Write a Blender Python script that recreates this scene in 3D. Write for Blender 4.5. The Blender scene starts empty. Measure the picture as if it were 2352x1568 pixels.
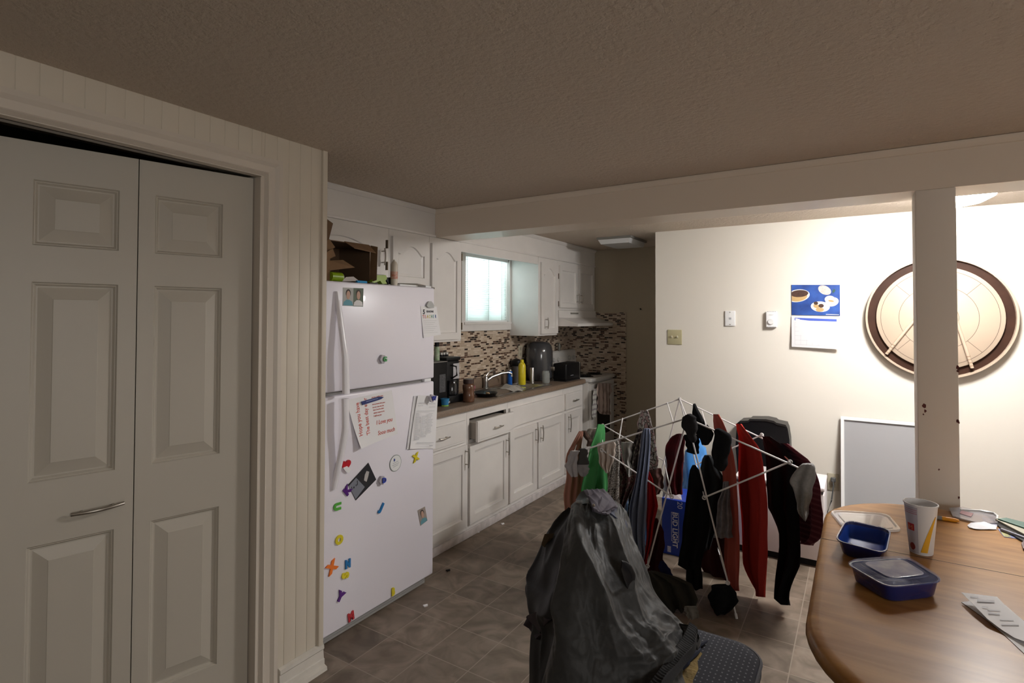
import bpy, bmesh, math, random
from mathutils import Vector, Matrix, noise
random.seed(7)
C = bpy.context.scene.collection
sc = bpy.context.scene
# ---------------------------------------------------------------- camera
FOC, YAW, PITCH, ROLL, CX, CY, CH = 1272., -.57343, .020874, -.00295, 1152., 700., 1.5
fw = Vector((math.sin(YAW)*math.cos(PITCH), math.cos(YAW)*math.cos(PITCH), math.sin(PITCH)))
rt = Vector((math.cos(YAW), -math.sin(YAW), 0)); dn = fw.cross(rt)
c_, s_ = math.cos(ROLL), math.sin(ROLL)
rt, dn = c_*rt + s_*dn, -s_*rt + c_*dn
cd = bpy.data.cameras.new('camera'); cam = bpy.data.objects.new('camera', cd); C.objects.link(cam)
m = Matrix((rt, -dn, -fw)).transposed().to_4x4(); m.translation = (0, 0, CH); cam.matrix_world = m
cd.sensor_width = 36; cd.lens = FOC*36/2352; cd.shift_x = (1176-CX)/2352; cd.shift_y = (CY-784)/2352
cd.clip_start = .02; sc.camera = cam
# ---------------------------------------------------------------- world, lights, exposure
w = bpy.data.worlds.new('world'); sc.world = w; w.use_nodes = True
w.node_tree.nodes['Background'].inputs[0].default_value = (.80, .93, 1, 1)
w.node_tree.nodes['Background'].inputs[1].default_value = 1.2
sc.view_settings.view_transform = 'Standard'; sc.view_settings.look = 'None'
sc.view_settings.exposure = 0.27; sc.view_settings.gamma = 1
LAMP_E, KW_E, FILL_E = 126.0, 4.3, 32.0
def area(name, loc, d, sx, sy, e, col):
    l = bpy.data.lights.new(name, 'AREA'); l.shape = 'RECTANGLE'; l.size = sx; l.size_y = sy; l.energy = e; l.color = col
    o = bpy.data.objects.new(name, l); C.objects.link(o); o.location = loc
    o.rotation_euler = Vector(d).to_track_quat('-Z', 'Y').to_euler(); return o
area('daylight_kitchen_window', (-2.80, 3.94, 1.72), (1, 0, -.25), .62, .56, KW_E, (.86, .97, 1))
area('side_fill_light', (3.10, -.6, 1.5), (-1, .25, -.08), 1.5, .8, FILL_E, (1, .965, .92))  # added fill light, no source known on this side
# ---------------------------------------------------------------- pixel rays onto real planes
def ray(x, y): return rt*((x-CX)/FOC) + dn*((y-CY)/FOC) + fw
def hit(ax, v, x, y):
    d = ray(x, y); o = Vector((0, 0, CH)); return o + d*((v-o[ax])/d[ax])
def PX(v, x, y): return hit(0, v, x, y)
def PY(v, x, y): return hit(1, v, x, y)
def PZ(v, x, y): return hit(2, v, x, y)
# ---------------------------------------------------------------- materials
MATS = {}
def M(name, col=(.8, .8, .8), rough=.6, metal=0, bump=None, var=None, trans=0, alpha=1, emit=0, sheen=0, spec=.5, stripes=None, coat=0):
    if name in MATS: return MATS[name]
    m = bpy.data.materials.new(name); m.use_nodes = True; nt = m.node_tree; N = nt.nodes; L = nt.links
    b = N['Principled BSDF']; c4 = (*col, 1)
    b.inputs['Base Color'].default_value = c4; b.inputs['Roughness'].default_value = rough; b.inputs['Metallic'].default_value = metal
    b.inputs['Specular IOR Level'].default_value = spec
    b.inputs['Transmission Weight'].default_value = trans; b.inputs['Alpha'].default_value = alpha
    b.inputs['Sheen Weight'].default_value = sheen; b.inputs['Coat Weight'].default_value = coat
    if emit: b.inputs['Emission Color'].default_value = c4; b.inputs['Emission Strength'].default_value = emit
    tc = N.new('ShaderNodeTexCoord')
    if var:
        sc_, amt = var[0], var[1]; n = N.new('ShaderNodeTexNoise'); n.inputs['Scale'].default_value = sc_; n.inputs['Detail'].default_value = 5
        L.new(tc.outputs['Object'], n.inputs['Vector'])
        r = N.new('ShaderNodeValToRGB'); r.color_ramp.elements[0].position = .3; r.color_ramp.elements[1].position = .7
        c2 = var[2] if len(var) > 2 else tuple(x*(1-amt) for x in col)
        r.color_ramp.elements[0].color = (*c2, 1); r.color_ramp.elements[1].color = c4
        L.new(n.outputs[0], r.inputs[0]); L.new(r.outputs[0], b.inputs['Base Color'])
    if stripes:   # (axis, frequency, colour2)
        s = N.new('ShaderNodeSeparateXYZ'); L.new(tc.outputs['Object'], s.inputs[0])
        mm = N.new('ShaderNodeMath'); mm.operation = 'MULTIPLY'; mm.inputs[1].default_value = stripes[1]; L.new(s.outputs[stripes[0]], mm.inputs[0])
        fr = N.new('ShaderNodeMath'); fr.operation = 'FRACT'; L.new(mm.outputs[0], fr.inputs[0])
        gt = N.new('ShaderNodeMath'); gt.operation = 'GREATER_THAN'; gt.inputs[1].default_value = .62; L.new(fr.outputs[0], gt.inputs[0])
        mx = N.new('ShaderNodeMix'); mx.data_type = 'RGBA'; mx.inputs[6].default_value = c4; mx.inputs[7].default_value = (*stripes[2], 1)
        L.new(gt.outputs[0], mx.inputs[0]); L.new(mx.outputs[2], b.inputs['Base Color'])
    if bump:
        n = N.new('ShaderNodeTexNoise'); n.inputs['Scale'].default_value = bump[0]; n.inputs['Detail'].default_value = 4
        L.new(tc.outputs['Object'], n.inputs['Vector'])
        bp = N.new('ShaderNodeBump'); bp.inputs['Strength'].default_value = bump[1]; bp.inputs['Distance'].default_value = bump[2] if len(bump) > 2 else .002
        L.new(n.outputs[0], bp.inputs['Height']); L.new(bp.outputs[0], b.inputs['Normal'])
    MATS[name] = m; return m
def nodes(name, col, rough): 
    m = M(name, col, rough); return m, m.node_tree.nodes, m.node_tree.links, m.node_tree.nodes['Principled BSDF']
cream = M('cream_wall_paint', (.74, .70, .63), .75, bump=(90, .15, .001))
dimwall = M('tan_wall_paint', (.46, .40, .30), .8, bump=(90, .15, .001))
whitep = M('white_cabinet_paint', (.73, .70, .67), .42, bump=(45, .12, .001), var=(6, .06))
closetp = M('closet_wall_paint', (.62, .555, .46), .55, bump=(60, .08, .001))
doorp = M('closet_door_paint', (.47, .43, .365), .45)
beamp = M('beam_paint', (.74, .645, .54), .4, bump=(60, .06, .001))
fridgep = M('fridge_enamel', (.82, .79, .86), .32, bump=(260, .12, .0006), coat=.2)
whpl = M('white_plastic', (.82, .82, .82), .35)
black = M('black_plastic', (.007, .007, .008), .35, spec=.22)
dark = M('dark_void', (.004, .004, .004), .9)
chrome = M('brushed_nickel', (.42, .39, .35), .32, 1)
steel = M('stainless_steel', (.45, .44, .43), .28, 1)
paper = M('white_paper', (.82, .81, .82), .8)
ink = M('black_ink', (.03, .03, .04), .7)
greyink = M('grey_print', (.35, .35, .38), .8)
# ceiling: stippled texture
cm, N, L, b = nodes('stippled_ceiling', (.66, .56, .46), .85)
tc = N.new('ShaderNodeTexCoord'); n = N.new('ShaderNodeTexNoise'); n.inputs['Scale'].default_value = 42; n.inputs['Detail'].default_value = 7; n.inputs['Roughness'].default_value = .62
L.new(tc.outputs['Object'], n.inputs['Vector']); bp = N.new('ShaderNodeBump'); bp.inputs['Strength'].default_value = 1.0; bp.inputs['Distance'].default_value = .017
L.new(n.outputs[0], bp.inputs['Height']); L.new(bp.outputs[0], b.inputs['Normal']); ceilm = cm
# floor: 9 inch stone print squares
fm, N, L, b = nodes('vinyl_tile_floor', (.3, .24, .18), .5)
tc = N.new('ShaderNodeTexCoord'); mp = N.new('ShaderNodeMapping'); mp.inputs['Location'].default_value = (.262+.2285*40, -1.92+.2415*40, 0)
L.new(tc.outputs['Object'], mp.inputs['Vector'])
br = N.new('ShaderNodeTexBrick'); br.offset = 0; br.inputs['Scale'].default_value = 1; br.inputs['Brick Width'].default_value = .2285; br.inputs['Row Height'].default_value = .2415
br.inputs['Mortar Size'].default_value = .0028; br.inputs['Mortar Smooth'].default_value = .3; br.inputs['Color1'].default_value = (.18, .18, .18, 1); br.inputs['Color2'].default_value = (.9, .9, .9, 1)
L.new(mp.outputs[0], br.inputs['Vector'])
n1 = N.new('ShaderNodeTexNoise'); n1.inputs['Scale'].default_value = 7; n1.inputs['Detail'].default_value = 8; n1.inputs['Distortion'].default_value = 1.4; L.new(tc.outputs['Object'], n1.inputs['Vector'])
rp = N.new('ShaderNodeValToRGB'); rp.color_ramp.elements[0].position = .32; rp.color_ramp.elements[1].position = .68
rp.color_ramp.elements[0].color = (.105, .077, .053, 1); rp.color_ramp.elements[1].color = (.215, .168, .128, 1); L.new(n1.outputs[0], rp.inputs[0])
mx = N.new('ShaderNodeMix'); mx.data_type = 'RGBA'; mx.blend_type = 'SOFT_LIGHT'; mx.inputs[0].default_value = .35; L.new(rp.outputs[0], mx.inputs[6]); L.new(br.outputs['Color'], mx.inputs[7])
m2 = N.new('ShaderNodeMix'); m2.data_type = 'RGBA'; m2.inputs[7].default_value = (.26, .215, .17, 1); L.new(mx.outputs[2], m2.inputs[6]); L.new(br.outputs['Fac'], m2.inputs[0]); L.new(m2.outputs[2], b.inputs['Base Color'])
floorm = fm
# mosaic
mm_, N, L, b = nodes('mosaic_tile', (.5, .4, .3), .3)
tc = N.new('ShaderNodeTexCoord'); sp = N.new('ShaderNodeSeparateXYZ'); L.new(tc.outputs['Object'], sp.inputs[0])
ad = N.new('ShaderNodeMath'); ad.operation = 'ADD'; L.new(sp.outputs[0], ad.inputs[0]); L.new(sp.outputs[1], ad.inputs[1])
cb = N.new('ShaderNodeCombineXYZ'); L.new(ad.outputs[0], cb.inputs[0]); L.new(sp.outputs[2], cb.inputs[1])
br = N.new('ShaderNodeTexBrick'); br.offset = .37; br.offset_frequency = 3; br.squash = 1.0; br.inputs['Scale'].default_value = 1; br.inputs['Brick Width'].default_value = .046; br.inputs['Row Height'].default_value = .0155
br.inputs['Mortar Size'].default_value = .0012; br.inputs['Color1'].default_value = (0, 0, 0, 1); br.inputs['Color2'].default_value = (1, 1, 1, 1); br.inputs['Mortar'].default_value = (.3, .3, .3, 1)
L.new(cb.outputs[0], br.inputs['Vector'])
rp = N.new('ShaderNodeValToRGB'); rp.color_ramp.interpolation = 'CONSTANT'; e = rp.color_ramp.elements
e[0].color = (.52, .42, .32, 1); e[1].position = .28; e[1].color = (.44, .34, .25, 1)
x = e.new(.55); x.color = (.11, .06, .04, 1); x = e.new(.74); x.color = (.025, .015, .012, 1); x = e.new(.86); x.color = (.60, .5, .4, 1)
L.new(br.outputs['Color'], rp.inputs[0])
mx = N.new('ShaderNodeMix'); mx.data_type = 'RGBA'; mx.inputs[7].default_value = (.5, .42, .33, 1); L.new(rp.outputs[0], mx.inputs[6]); L.new(br.outputs['Fac'], mx.inputs[0]); L.new(mx.outputs[2], b.inputs['Base Color'])
mosaic = mm_
# wood table
wm, N, L, b = nodes('honey_wood', (.4, .22, .09), .34)
b.inputs['Specular IOR Level'].default_value = .22
tc = N.new('ShaderNodeTexCoord'); mp = N.new('ShaderNodeMapping'); mp.inputs['Scale'].default_value = (1.2, 7, 1); L.new(tc.outputs['Object'], mp.inputs['Vector'])
n1 = N.new('ShaderNodeTexNoise'); n1.inputs['Scale'].default_value = 3.5; n1.inputs['Detail'].default_value = 9; n1.inputs['Distortion'].default_value = .6; L.new(mp.outputs[0], n1.inputs['Vector'])
rp = N.new('ShaderNodeValToRGB'); rp.color_ramp.elements[0].position = .3; rp.color_ramp.elements[1].position = .72
rp.color_ramp.elements[0].color = (.27, .115, .030, 1); rp.color_ramp.elements[1].color = (.43, .22, .068, 1); L.new(n1.outputs[0], rp.inputs[0]); L.new(rp.outputs[0], b.inputs['Base Color'])
wood = wm
def pattern(name, c1, c2, scale, thr=.5, c3=None):
    m, N, L, b = nodes(name, c1, .85); tc = N.new('ShaderNodeTexCoord'); v = N.new('ShaderNodeTexVoronoi'); v.inputs['Scale'].default_value = scale
    L.new(tc.outputs['Object'], v.inputs['Vector']); rp = N.new('ShaderNodeValToRGB'); rp.color_ramp.interpolation = 'CONSTANT'; e = rp.color_ramp.elements
    e[0].color = (*c1, 1); e[1].position = thr; e[1].color = (*c2, 1)
    if c3: x = e.new(thr+.12); x.color = (*c3, 1)
    L.new(v.outputs['Distance'], rp.inputs[0]); L.new(rp.outputs[0], b.inputs['Base Color']); return m
# ---------------------------------------------------------------- mesh helpers (all in world coordinates)
def box(bm, x0, x1, y0, y1, z0, z1, bev=0):
    vs = [bm.verts.new(p) for p in ((x0,y0,z0),(x1,y0,z0),(x1,y1,z0),(x0,y1,z0),(x0,y0,z1),(x1,y0,z1),(x1,y1,z1),(x0,y1,z1))]
    fs = [bm.faces.new([vs[i] for i in q]) for q in ((3,2,1,0),(4,5,6,7),(0,1,5,4),(1,2,6,5),(2,3,7,6),(3,0,4,7))]
    if bev:
        es = {e for f in fs for e in f.edges}
        bmesh.ops.bevel(bm, geom=list(es), offset=bev, segments=3, profile=.5, affect='EDGES', clamp_overlap=True)
    return vs
def B(*a, **k):
    bm = bmesh.new()
    if a and isinstance(a[0], (tuple, list)):
        for q in a: box(bm, *q, **k)
    else: box(bm, *a, **k)
    return bm
def tube(bm, pts, r, seg=10, r2=None, caps=True, flat=1):
    pts = [Vector(p) for p in pts]; rings = []
    for i, p in enumerate(pts):
        t = (pts[min(i+1, len(pts)-1)] - pts[max(i-1, 0)]).normalized()
        up = Vector((0, 0, 1)) if abs(t.z) < .95 else Vector((1, 0, 0))
        a = t.cross(up).normalized(); q = a.cross(t)
        rr = r if r2 is None else r + (r2-r)*i/(len(pts)-1)
        if isinstance(r, list): rr = r[i]
        rings.append([bm.verts.new(p + a*math.cos(2*math.pi*k/seg)*rr + q*math.sin(2*math.pi*k/seg)*rr*flat) for k in range(seg)])
    for i in range(len(rings)-1):
        for k in range(seg): bm.faces.new((rings[i][k], rings[i][(k+1) % seg], rings[i+1][(k+1) % seg], rings[i+1][k]))
    if caps: bm.faces.new(rings[0][::-1]); bm.faces.new(rings[-1])
    return bm
def T(pts, r, **k): return tube(bmesh.new(), pts, r, **k)
def lathe(bm, c, prof, seg=32, axis=2, close=True):
    c = Vector(c); rings = []
    for r, h in prof:
        ring = []
        for k in range(seg):
            a = 2*math.pi*k/seg; u, v = r*math.cos(a), r*math.sin(a)
            p = {2: (u, v, h), 0: (h, u, v), 1: (u, h, v)}[axis]; ring.append(bm.verts.new(c + Vector(p)))
        rings.append(ring)
    for i in range(len(rings)-1):
        for k in range(seg): bm.faces.new((rings[i][k], rings[i][(k+1) % seg], rings[i+1][(k+1) % seg], rings[i+1][k]))
    if close: bm.faces.new(rings[0]); bm.faces.new(rings[-1])
    bmesh.ops.recalc_face_normals(bm, faces=bm.faces); return bm
def LA(c, prof, **k): return lathe(bmesh.new(), c, prof, **k)
def prism(bm, pts, off):   # polygon of world points extruded by vector off
    off = Vector(off); a = [bm.verts.new(p) for p in pts]; b = [bm.verts.new(Vector(p)+off) for p in pts]; n = len(pts)
    bm.faces.new(a[::-1]); bm.faces.new(b)
    for i in range(n): bm.faces.new((a[i], a[(i+1) % n], b[(i+1) % n], b[i]))
    bmesh.ops.recalc_face_normals(bm, faces=bm.faces); return bm
def PR(pts, off): return prism(bmesh.new(), pts, off)
def ell(c, ua, va, ru, rv, n=28, rot=0):
    c = Vector(c); ua = Vector(ua); va = Vector(va); out = []
    for k in range(n):
        a = 2*math.pi*k/n; x, y = ru*math.cos(a), rv*math.sin(a)
        out.append(c + ua*(x*math.cos(rot)-y*math.sin(rot)) + va*(x*math.sin(rot)+y*math.cos(rot)))
    return out
def loops(bm, ls, fill=True, first=False):
    R_ = [[bm.verts.new(p) for p in l] for l in ls]; n = len(R_[0])
    for i in range(len(R_)-1):
        for k in range(n): bm.faces.new((R_[i][k], R_[i][(k+1) % n], R_[i+1][(k+1) % n], R_[i+1][k]))
    if fill: bm.faces.new(R_[-1])
    if first: bm.faces.new(R_[0][::-1])
    return bm
# ---------------------------------------------------------------- object helpers
def finish(name, bm, mat, parent=None, loc=None, ang=35, flat=False):
    if isinstance(bm, bmesh.types.BMesh):
        me = bpy.data.meshes.new(name); bm.to_mesh(me); bm.free()
    else: me = bm
    if loc is None:
        if parent: loc = Vector(parent['_w'])
        else:
            xs = [v.co for v in me.vertices]
            loc = Vector(((min(v.x for v in xs)+max(v.x for v in xs))/2, (min(v.y for v in xs)+max(v.y for v in xs))/2, min(v.z for v in xs)))
    loc = Vector(loc); me.transform(Matrix.Translation(-loc))
    if not flat:
        me.polygons.foreach_set('use_smooth', [True]*len(me.polygons)); me.set_sharp_from_angle(angle=math.radians(ang))
    if mat: me.materials.append(mat)
    o = bpy.data.objects.new(name, me); C.objects.link(o); o['_w'] = tuple(loc)
    if parent: o.parent = parent
    else: o.location = loc
    return o
def tag(o, label, cat, group=None, kind=None):
    if label: o['label'] = label
    if cat: o['category'] = cat
    if group: o['group'] = group
    if kind: o['kind'] = kind
    return o
def struct(name, bm, mat, **k): o = finish(name, bm, mat, loc=(0, 0, 0), **k); o['kind'] = 'structure'; return o
def thing(name, label, cat, loc, group=None):
    o = bpy.data.objects.new(name, None); C.objects.link(o); o.location = loc; o['_w'] = tuple(loc); o.empty_display_size = .1
    return tag(o, label, cat, group)
def part(name, bm, mat, root, label=None, **k):
    o = finish(name, bm, mat, root, **k)
    if label: o['label'] = label
    return o
def solo(name, bm, mat, label, cat, group=None, **k): return tag(finish(name, bm, mat, **k), label, cat, group)
def textmesh(s, size, org, xd, up, ext=.0003, wid=1, bold=0, align='LEFT', shear=0):
    cu = bpy.data.curves.new('t', 'FONT'); cu.body = s; cu.size = size; cu.extrude = ext; cu.align_x = align; cu.offset = bold; cu.shear = shear; cu.resolution_u = 3
    o = bpy.data.objects.new('t', cu); C.objects.link(o); bpy.context.view_layer.update()
    me = bpy.data.meshes.new_from_object(o.evaluated_get(bpy.context.evaluated_depsgraph_get()))
    bpy.data.objects.remove(o); bpy.data.curves.remove(cu)
    xd = Vector(xd).normalized(); up = Vector(up).normalized(); nn = xd.cross(up)
    mt = Matrix((xd*wid, up, nn)).transposed().to_4x4(); mt.translation = Vector(org); me.transform(mt); return me
def TX(name, s, size, org, xd, up, mat, root, **k): return part(name, textmesh(s, size, org, xd, up, **k), mat, root, flat=True)
# ================================================================= ROOM SHELL
CZ = 2.215; WX = -2.69; WY = 4.62; FY = 5.55; BY = 2.871; BZ = 2.03; CLX = -1.945; CLY = 1.597; SX = -2.387; FX = -2.25; XR = 3.0; YR = -2.5
struct('floor', B(WX-.15, XR, YR, FY+.1, -.1, 0), floorm)
struct('ceiling', B(WX-.15, XR, YR, FY+.1, CZ, CZ+.1), ceilm)
WIN = (3.60, 4.27, 1.44, 2.02)
bm = bmesh.new(); y0, y1, z0, z1 = WIN
for q in ((1.4, y0, 0, CZ), (y1, FY+.1, 0, CZ), (y0, y1, 0, z0), (y0, y1, z1, CZ)): box(bm, WX-.16, WX, *q)
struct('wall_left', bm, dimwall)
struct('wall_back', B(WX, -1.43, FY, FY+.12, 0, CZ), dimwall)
struct('wall_dining', B(-1.44, XR, WY, FY+.12, 0, CZ), cream)
struct('wall_right', B((XR, XR+.12, YR, -1.4, 0, CZ), (XR, XR+.12, .2, WY, 0, CZ), (XR, XR+.12, -1.4, .2, 0, 1.1), (XR, XR+.12, -1.4, .2, 1.9, CZ)), cream)  # opening added for the side fill light
struct('wall_rear', B(CLX-.9, XR+.12, YR-.12, YR, 0, CZ), cream)
fill_win = struct('added_side_window', B((XR+.02, XR+.08, -1.4, .2, 1.1, 1.15), (XR+.02, XR+.08, -1.4, .2, 1.85, 1.9), (XR+.02, XR+.08, -1.4, -1.35, 1.15, 1.85), (XR+.02, XR+.08, .15, .2, 1.15, 1.85), (XR+.02, XR+.08, -.62, -.58, 1.15, 1.85)), whpl)  # unseen frame added around the side fill light
# backsplash
struct('trim_1', B((WX, WX+.008, 2.3, 3.17, .94, 1.40), (WX, WX+.008, 3.17, 4.62, .94, 1.376), (WX, WX+.008, 4.62, FY-.001, .94, 1.56)), mosaic)
struct('trim_2', B(WX+.009, -2.04, FY-.008, FY, .0, 1.545), mosaic)
# closet wall with groove lines (beadboard) and opening
OY = 1.290; OZ = 2.050      # right edge and top of the opening
bm = bmesh.new(); ys = [OY]
def bead(ya, yb, za, zb):
    y = ya
    while y < yb-.002:
        k = math.floor((y - CLY+.02)/.0545+1e-6)+1; ye = min(yb, CLY-.02 + k*.0545)
        box(bm, CLX-.09, CLX, y+.0007, ye-.0016, za, zb, bev=.0008)
        y = ye
    box(bm, CLX-.1, CLX-.0016, ya, yb, za, zb)
bead(OY, CLY-.002, 0, CZ); bead(-1.2, OY, OZ, CZ)
box(bm, CLX-.1, CLX, YR, -1.2, 0, CZ)
struct('wall_closet', bm, closetp)
struct('trim_3', B(CLX-.03, CLX+.012, CLY-.022, CLY+.003, .1, CZ-.001, bev=.003), closetp)
struct('wall_closet_side', B(WX, CLX-.03, CLY-.08, CLY, 0, CZ), closetp)
struct('wall_closet_back', B((CLX-.80, CLX-.75, YR, CLY-.08, 0, CZ),), M('closet_inside_shade', (.05, .045, .04), .9))  # near-black colour puts the closed closet's darkness into the back wall
# door casing: profiled
def casing(bm, y0, y1, z0, z1, horiz):
    prof = ((0, .0), (.010, .014), (.016, .010), (.040, .013), (.053, .022), (.069, .022), (.076, 0))   # (from inner edge, depth)
    if not horiz:
        for i in range(len(prof)-1):
            a, b = prof[i], prof[i+1]
            vs = [bm.verts.new(p) for p in ((CLX+a[1], y0+a[0], z0), (CLX+b[1], y0+b[0], z0), (CLX+b[1], y0+b[0], z1+b[0]), (CLX+a[1], y0+a[0], z1+a[0]))]; bm.faces.new(vs)
    else:
        for i in range(len(prof)-1):
            a, b = prof[i], prof[i+1]
            vs = [bm.verts.new(p) for p in ((CLX+a[1], y0, z0+a[0]), (CLX+a[1], y1+a[0], z0+a[0]), (CLX+b[1], y1+b[0], z0+b[0]), (CLX+b[1], y0, z0+b[0]))]; bm.faces.new(vs)
bm = bmesh.new(); casing(bm, OY+.012, 0, 0, OZ-.006, False); casing(bm, -1.2, OY+.012, OZ-.006, 0, True)
box(bm, CLX-.115, CLX+.001, OY-.003, OY+.013, 0, OZ-.012); box(bm, CLX-.032, CLX+.001, -1.2, OY, OZ-.008, OZ+.006)
struct('trim_4', bm, M('casing_paint', (.60, .535, .46), .4))
def baseprof(bm, x, y0, y1, sgn=1, h=1):
    P = [(0, .105), (.014, .100), (.016, .085), (.010, .078), (.013, .045), (.018, .042), (.018, .02), (.034, .014), (.036, 0), (0, 0)]
    prism(bm, [(x+sgn*a, y0, z*h) for a, z in P], (0, y1-y0, 0))
bm = bmesh.new(); baseprof(bm, CLX+.001, OY+.098, CLY+.004); struct('baseboard_left', bm, M('baseboard_paint', (.64, .60, .54), .5, var=(14, .12)))
# beam and post
struct('trim_5', B(SX, XR, BY, BY+.23, BZ, CZ-.001), beamp)
bm = bmesh.new(); prism(bm, [(-2.38, BY, CZ-.002), (-2.38, BY-.018, CZ-.002), (-2.38, BY-.018, CZ-.012), (-2.38, BY-.006, CZ-.03), (-2.38, BY, CZ-.032)], (XR+2.38, 0, 0))
struct('trim_6', bm, beamp)
post = struct('trim_7', B(.2, .333, BY, BY+.165, 0, BZ, bev=.003), M('post_paint', (.76, .69, .61), .55, bump=(50, .06)))
chipm = M('chipped_red_paint', (.10, .018, .015), .7)
for i, (px, py, s) in enumerate(((2199, 843, 7), (2200, 852, 5), (2123, 932, 7), (2125, 944, 5), (2121, 951, 3), (2201, 968, 6), (2202, 1142, 5), (2199, 965, 4), (2157, 1078, 3))):
    c = PY(BY-.0006, px, py); r = s*.0011; bm = bmesh.new()
    prism(bm, [c+Vector((math.cos(a)*r*random.uniform(.4, 1.1), 0, math.sin(a)*r*random.uniform(.6, 1.6))) for a in [k*math.pi/5 for k in range(10)]], (0, .0005, 0))
    o = finish('paint_chip', bm, chipm, post)
# soffit
struct('trim_8', B(WX+.001, SX-.001, CLY+.004, FY-.001, BZ, CZ-.001), whitep)
bm = bmesh.new()
for a, b2 in ((CLY+.004, BY), (BY+.231, FY-.002)):
    prism(bm, [(SX-.001, a, CZ-.002), (SX+.02, a, CZ-.002), (SX+.02, a, CZ-.012), (SX+.006, a, CZ-.03), (SX-.001, a, CZ-.03)], (0, b2-a, 0))
prism(bm, [(SX-.001, CLY+.004, BZ+.014), (SX+.012, CLY+.004, BZ+.012), (SX+.008, CLY+.004, BZ), (SX-.001, CLY+.004, BZ)], (0, FY-CLY-.01, 0))
struct('trim_9', bm, whitep)
# kitchen window
wn = struct('window_1', B((WX-.10, WX-.05, y0, y1, z0, z0+.045), (WX-.10, WX-.05, y0, y1, z1-.045, z1), (WX-.10, WX-.05, y0, y0+.045, z0, z1), (WX-.10, WX-.05, y1-.045, y1, z0, z1), (WX-.10, WX-.05, 3.93, 3.975, z0, z1)), whpl)
o = finish('window_pane', B(WX-.078, WX-.074, y0+.02, y1-.02, z0+.02, z1-.02), M('window_glass', (.95, 1, .98), .02, trans=1), wn)
bm = B((WX-.001, WX+.02, y0-.05, y0, z0-.06, z1), (WX-.001, WX+.02, y1, y1+.05, z0-.06, z1), (WX-.001, WX+.02, y0, y1, z0-.06, z0-.004), (WX-.05, WX+.03, y0-.02, y1+.02, z0-.006, z0+.012))
finish('window_casing', bm, whitep, wn)
finish('wall_reveal', B((WX-.05, WX, y0, y0+.003, z0, z1), (WX-.05, WX, y1-.003, y1, z0, z1)), whitep, wn)
# blinds
bl = thing('window_blind', 'white horizontal slat blind lowered over the small kitchen window', 'blind', (WX+.03, (y0+y1)/2, z0+.03))
slat = bpy.data.materials.new('blind_slat'); slat.use_nodes = True; nt = slat.node_tree; nt.nodes.clear()
o_ = nt.nodes.new('ShaderNodeOutputMaterial'); mxs = nt.nodes.new('ShaderNodeMixShader'); mxs.inputs[0].default_value = .55
df = nt.nodes.new('ShaderNodeBsdfDiffuse'); tr = nt.nodes.new('ShaderNodeBsdfTranslucent'); df.inputs[0].default_value = (.85, .92, .9, 1); tr.inputs[0].default_value = (.9, .97, .95, 1)
nt.links.new(df.outputs[0], mxs.inputs[1]); nt.links.new(tr.outputs[0], mxs.inputs[2]); nt.links.new(mxs.outputs[0], o_.inputs[0])
bm = bmesh.new(); nS = 34; zt = z1-.03; zb_ = z0+.03
for i in range(nS):
    z = zb_ + (zt-zb_)*i/(nS-1); xx = WX-.012
    vs = [bm.verts.new(p) for p in ((xx-.010, y0+.012, z+.0075), (xx, y0+.012, z+.002), (xx+.008, y0+.012, z-.0085))]; v2 = [bm.verts.new(v.co+Vector((0, y1-y0-.03, 0))) for v in vs]
    for k in range(2): bm.faces.new((vs[k], vs[k+1], v2[k+1], v2[k]))
part('slats', bm, slat, bl, ang=60)
part('bottom_rail', B(WX-.025, WX+.004, y0+.01, y1-.015, z0+.012, z0+.026, bev=.003), whpl, bl)
part('head_rail', B(WX-.03, WX+.006, y0+.004, y1-.004, z1-.03, z1-.001), whpl, bl)
for yy in (y0+.05, y0+.36, y1-.10): part('ladder_cord', T([(WX-.001, yy, z0+.02), (WX-.001, yy, z1-.02)], .0016, seg=5), M('cord_shade', (.45, .5, .48), .7), bl)
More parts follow.
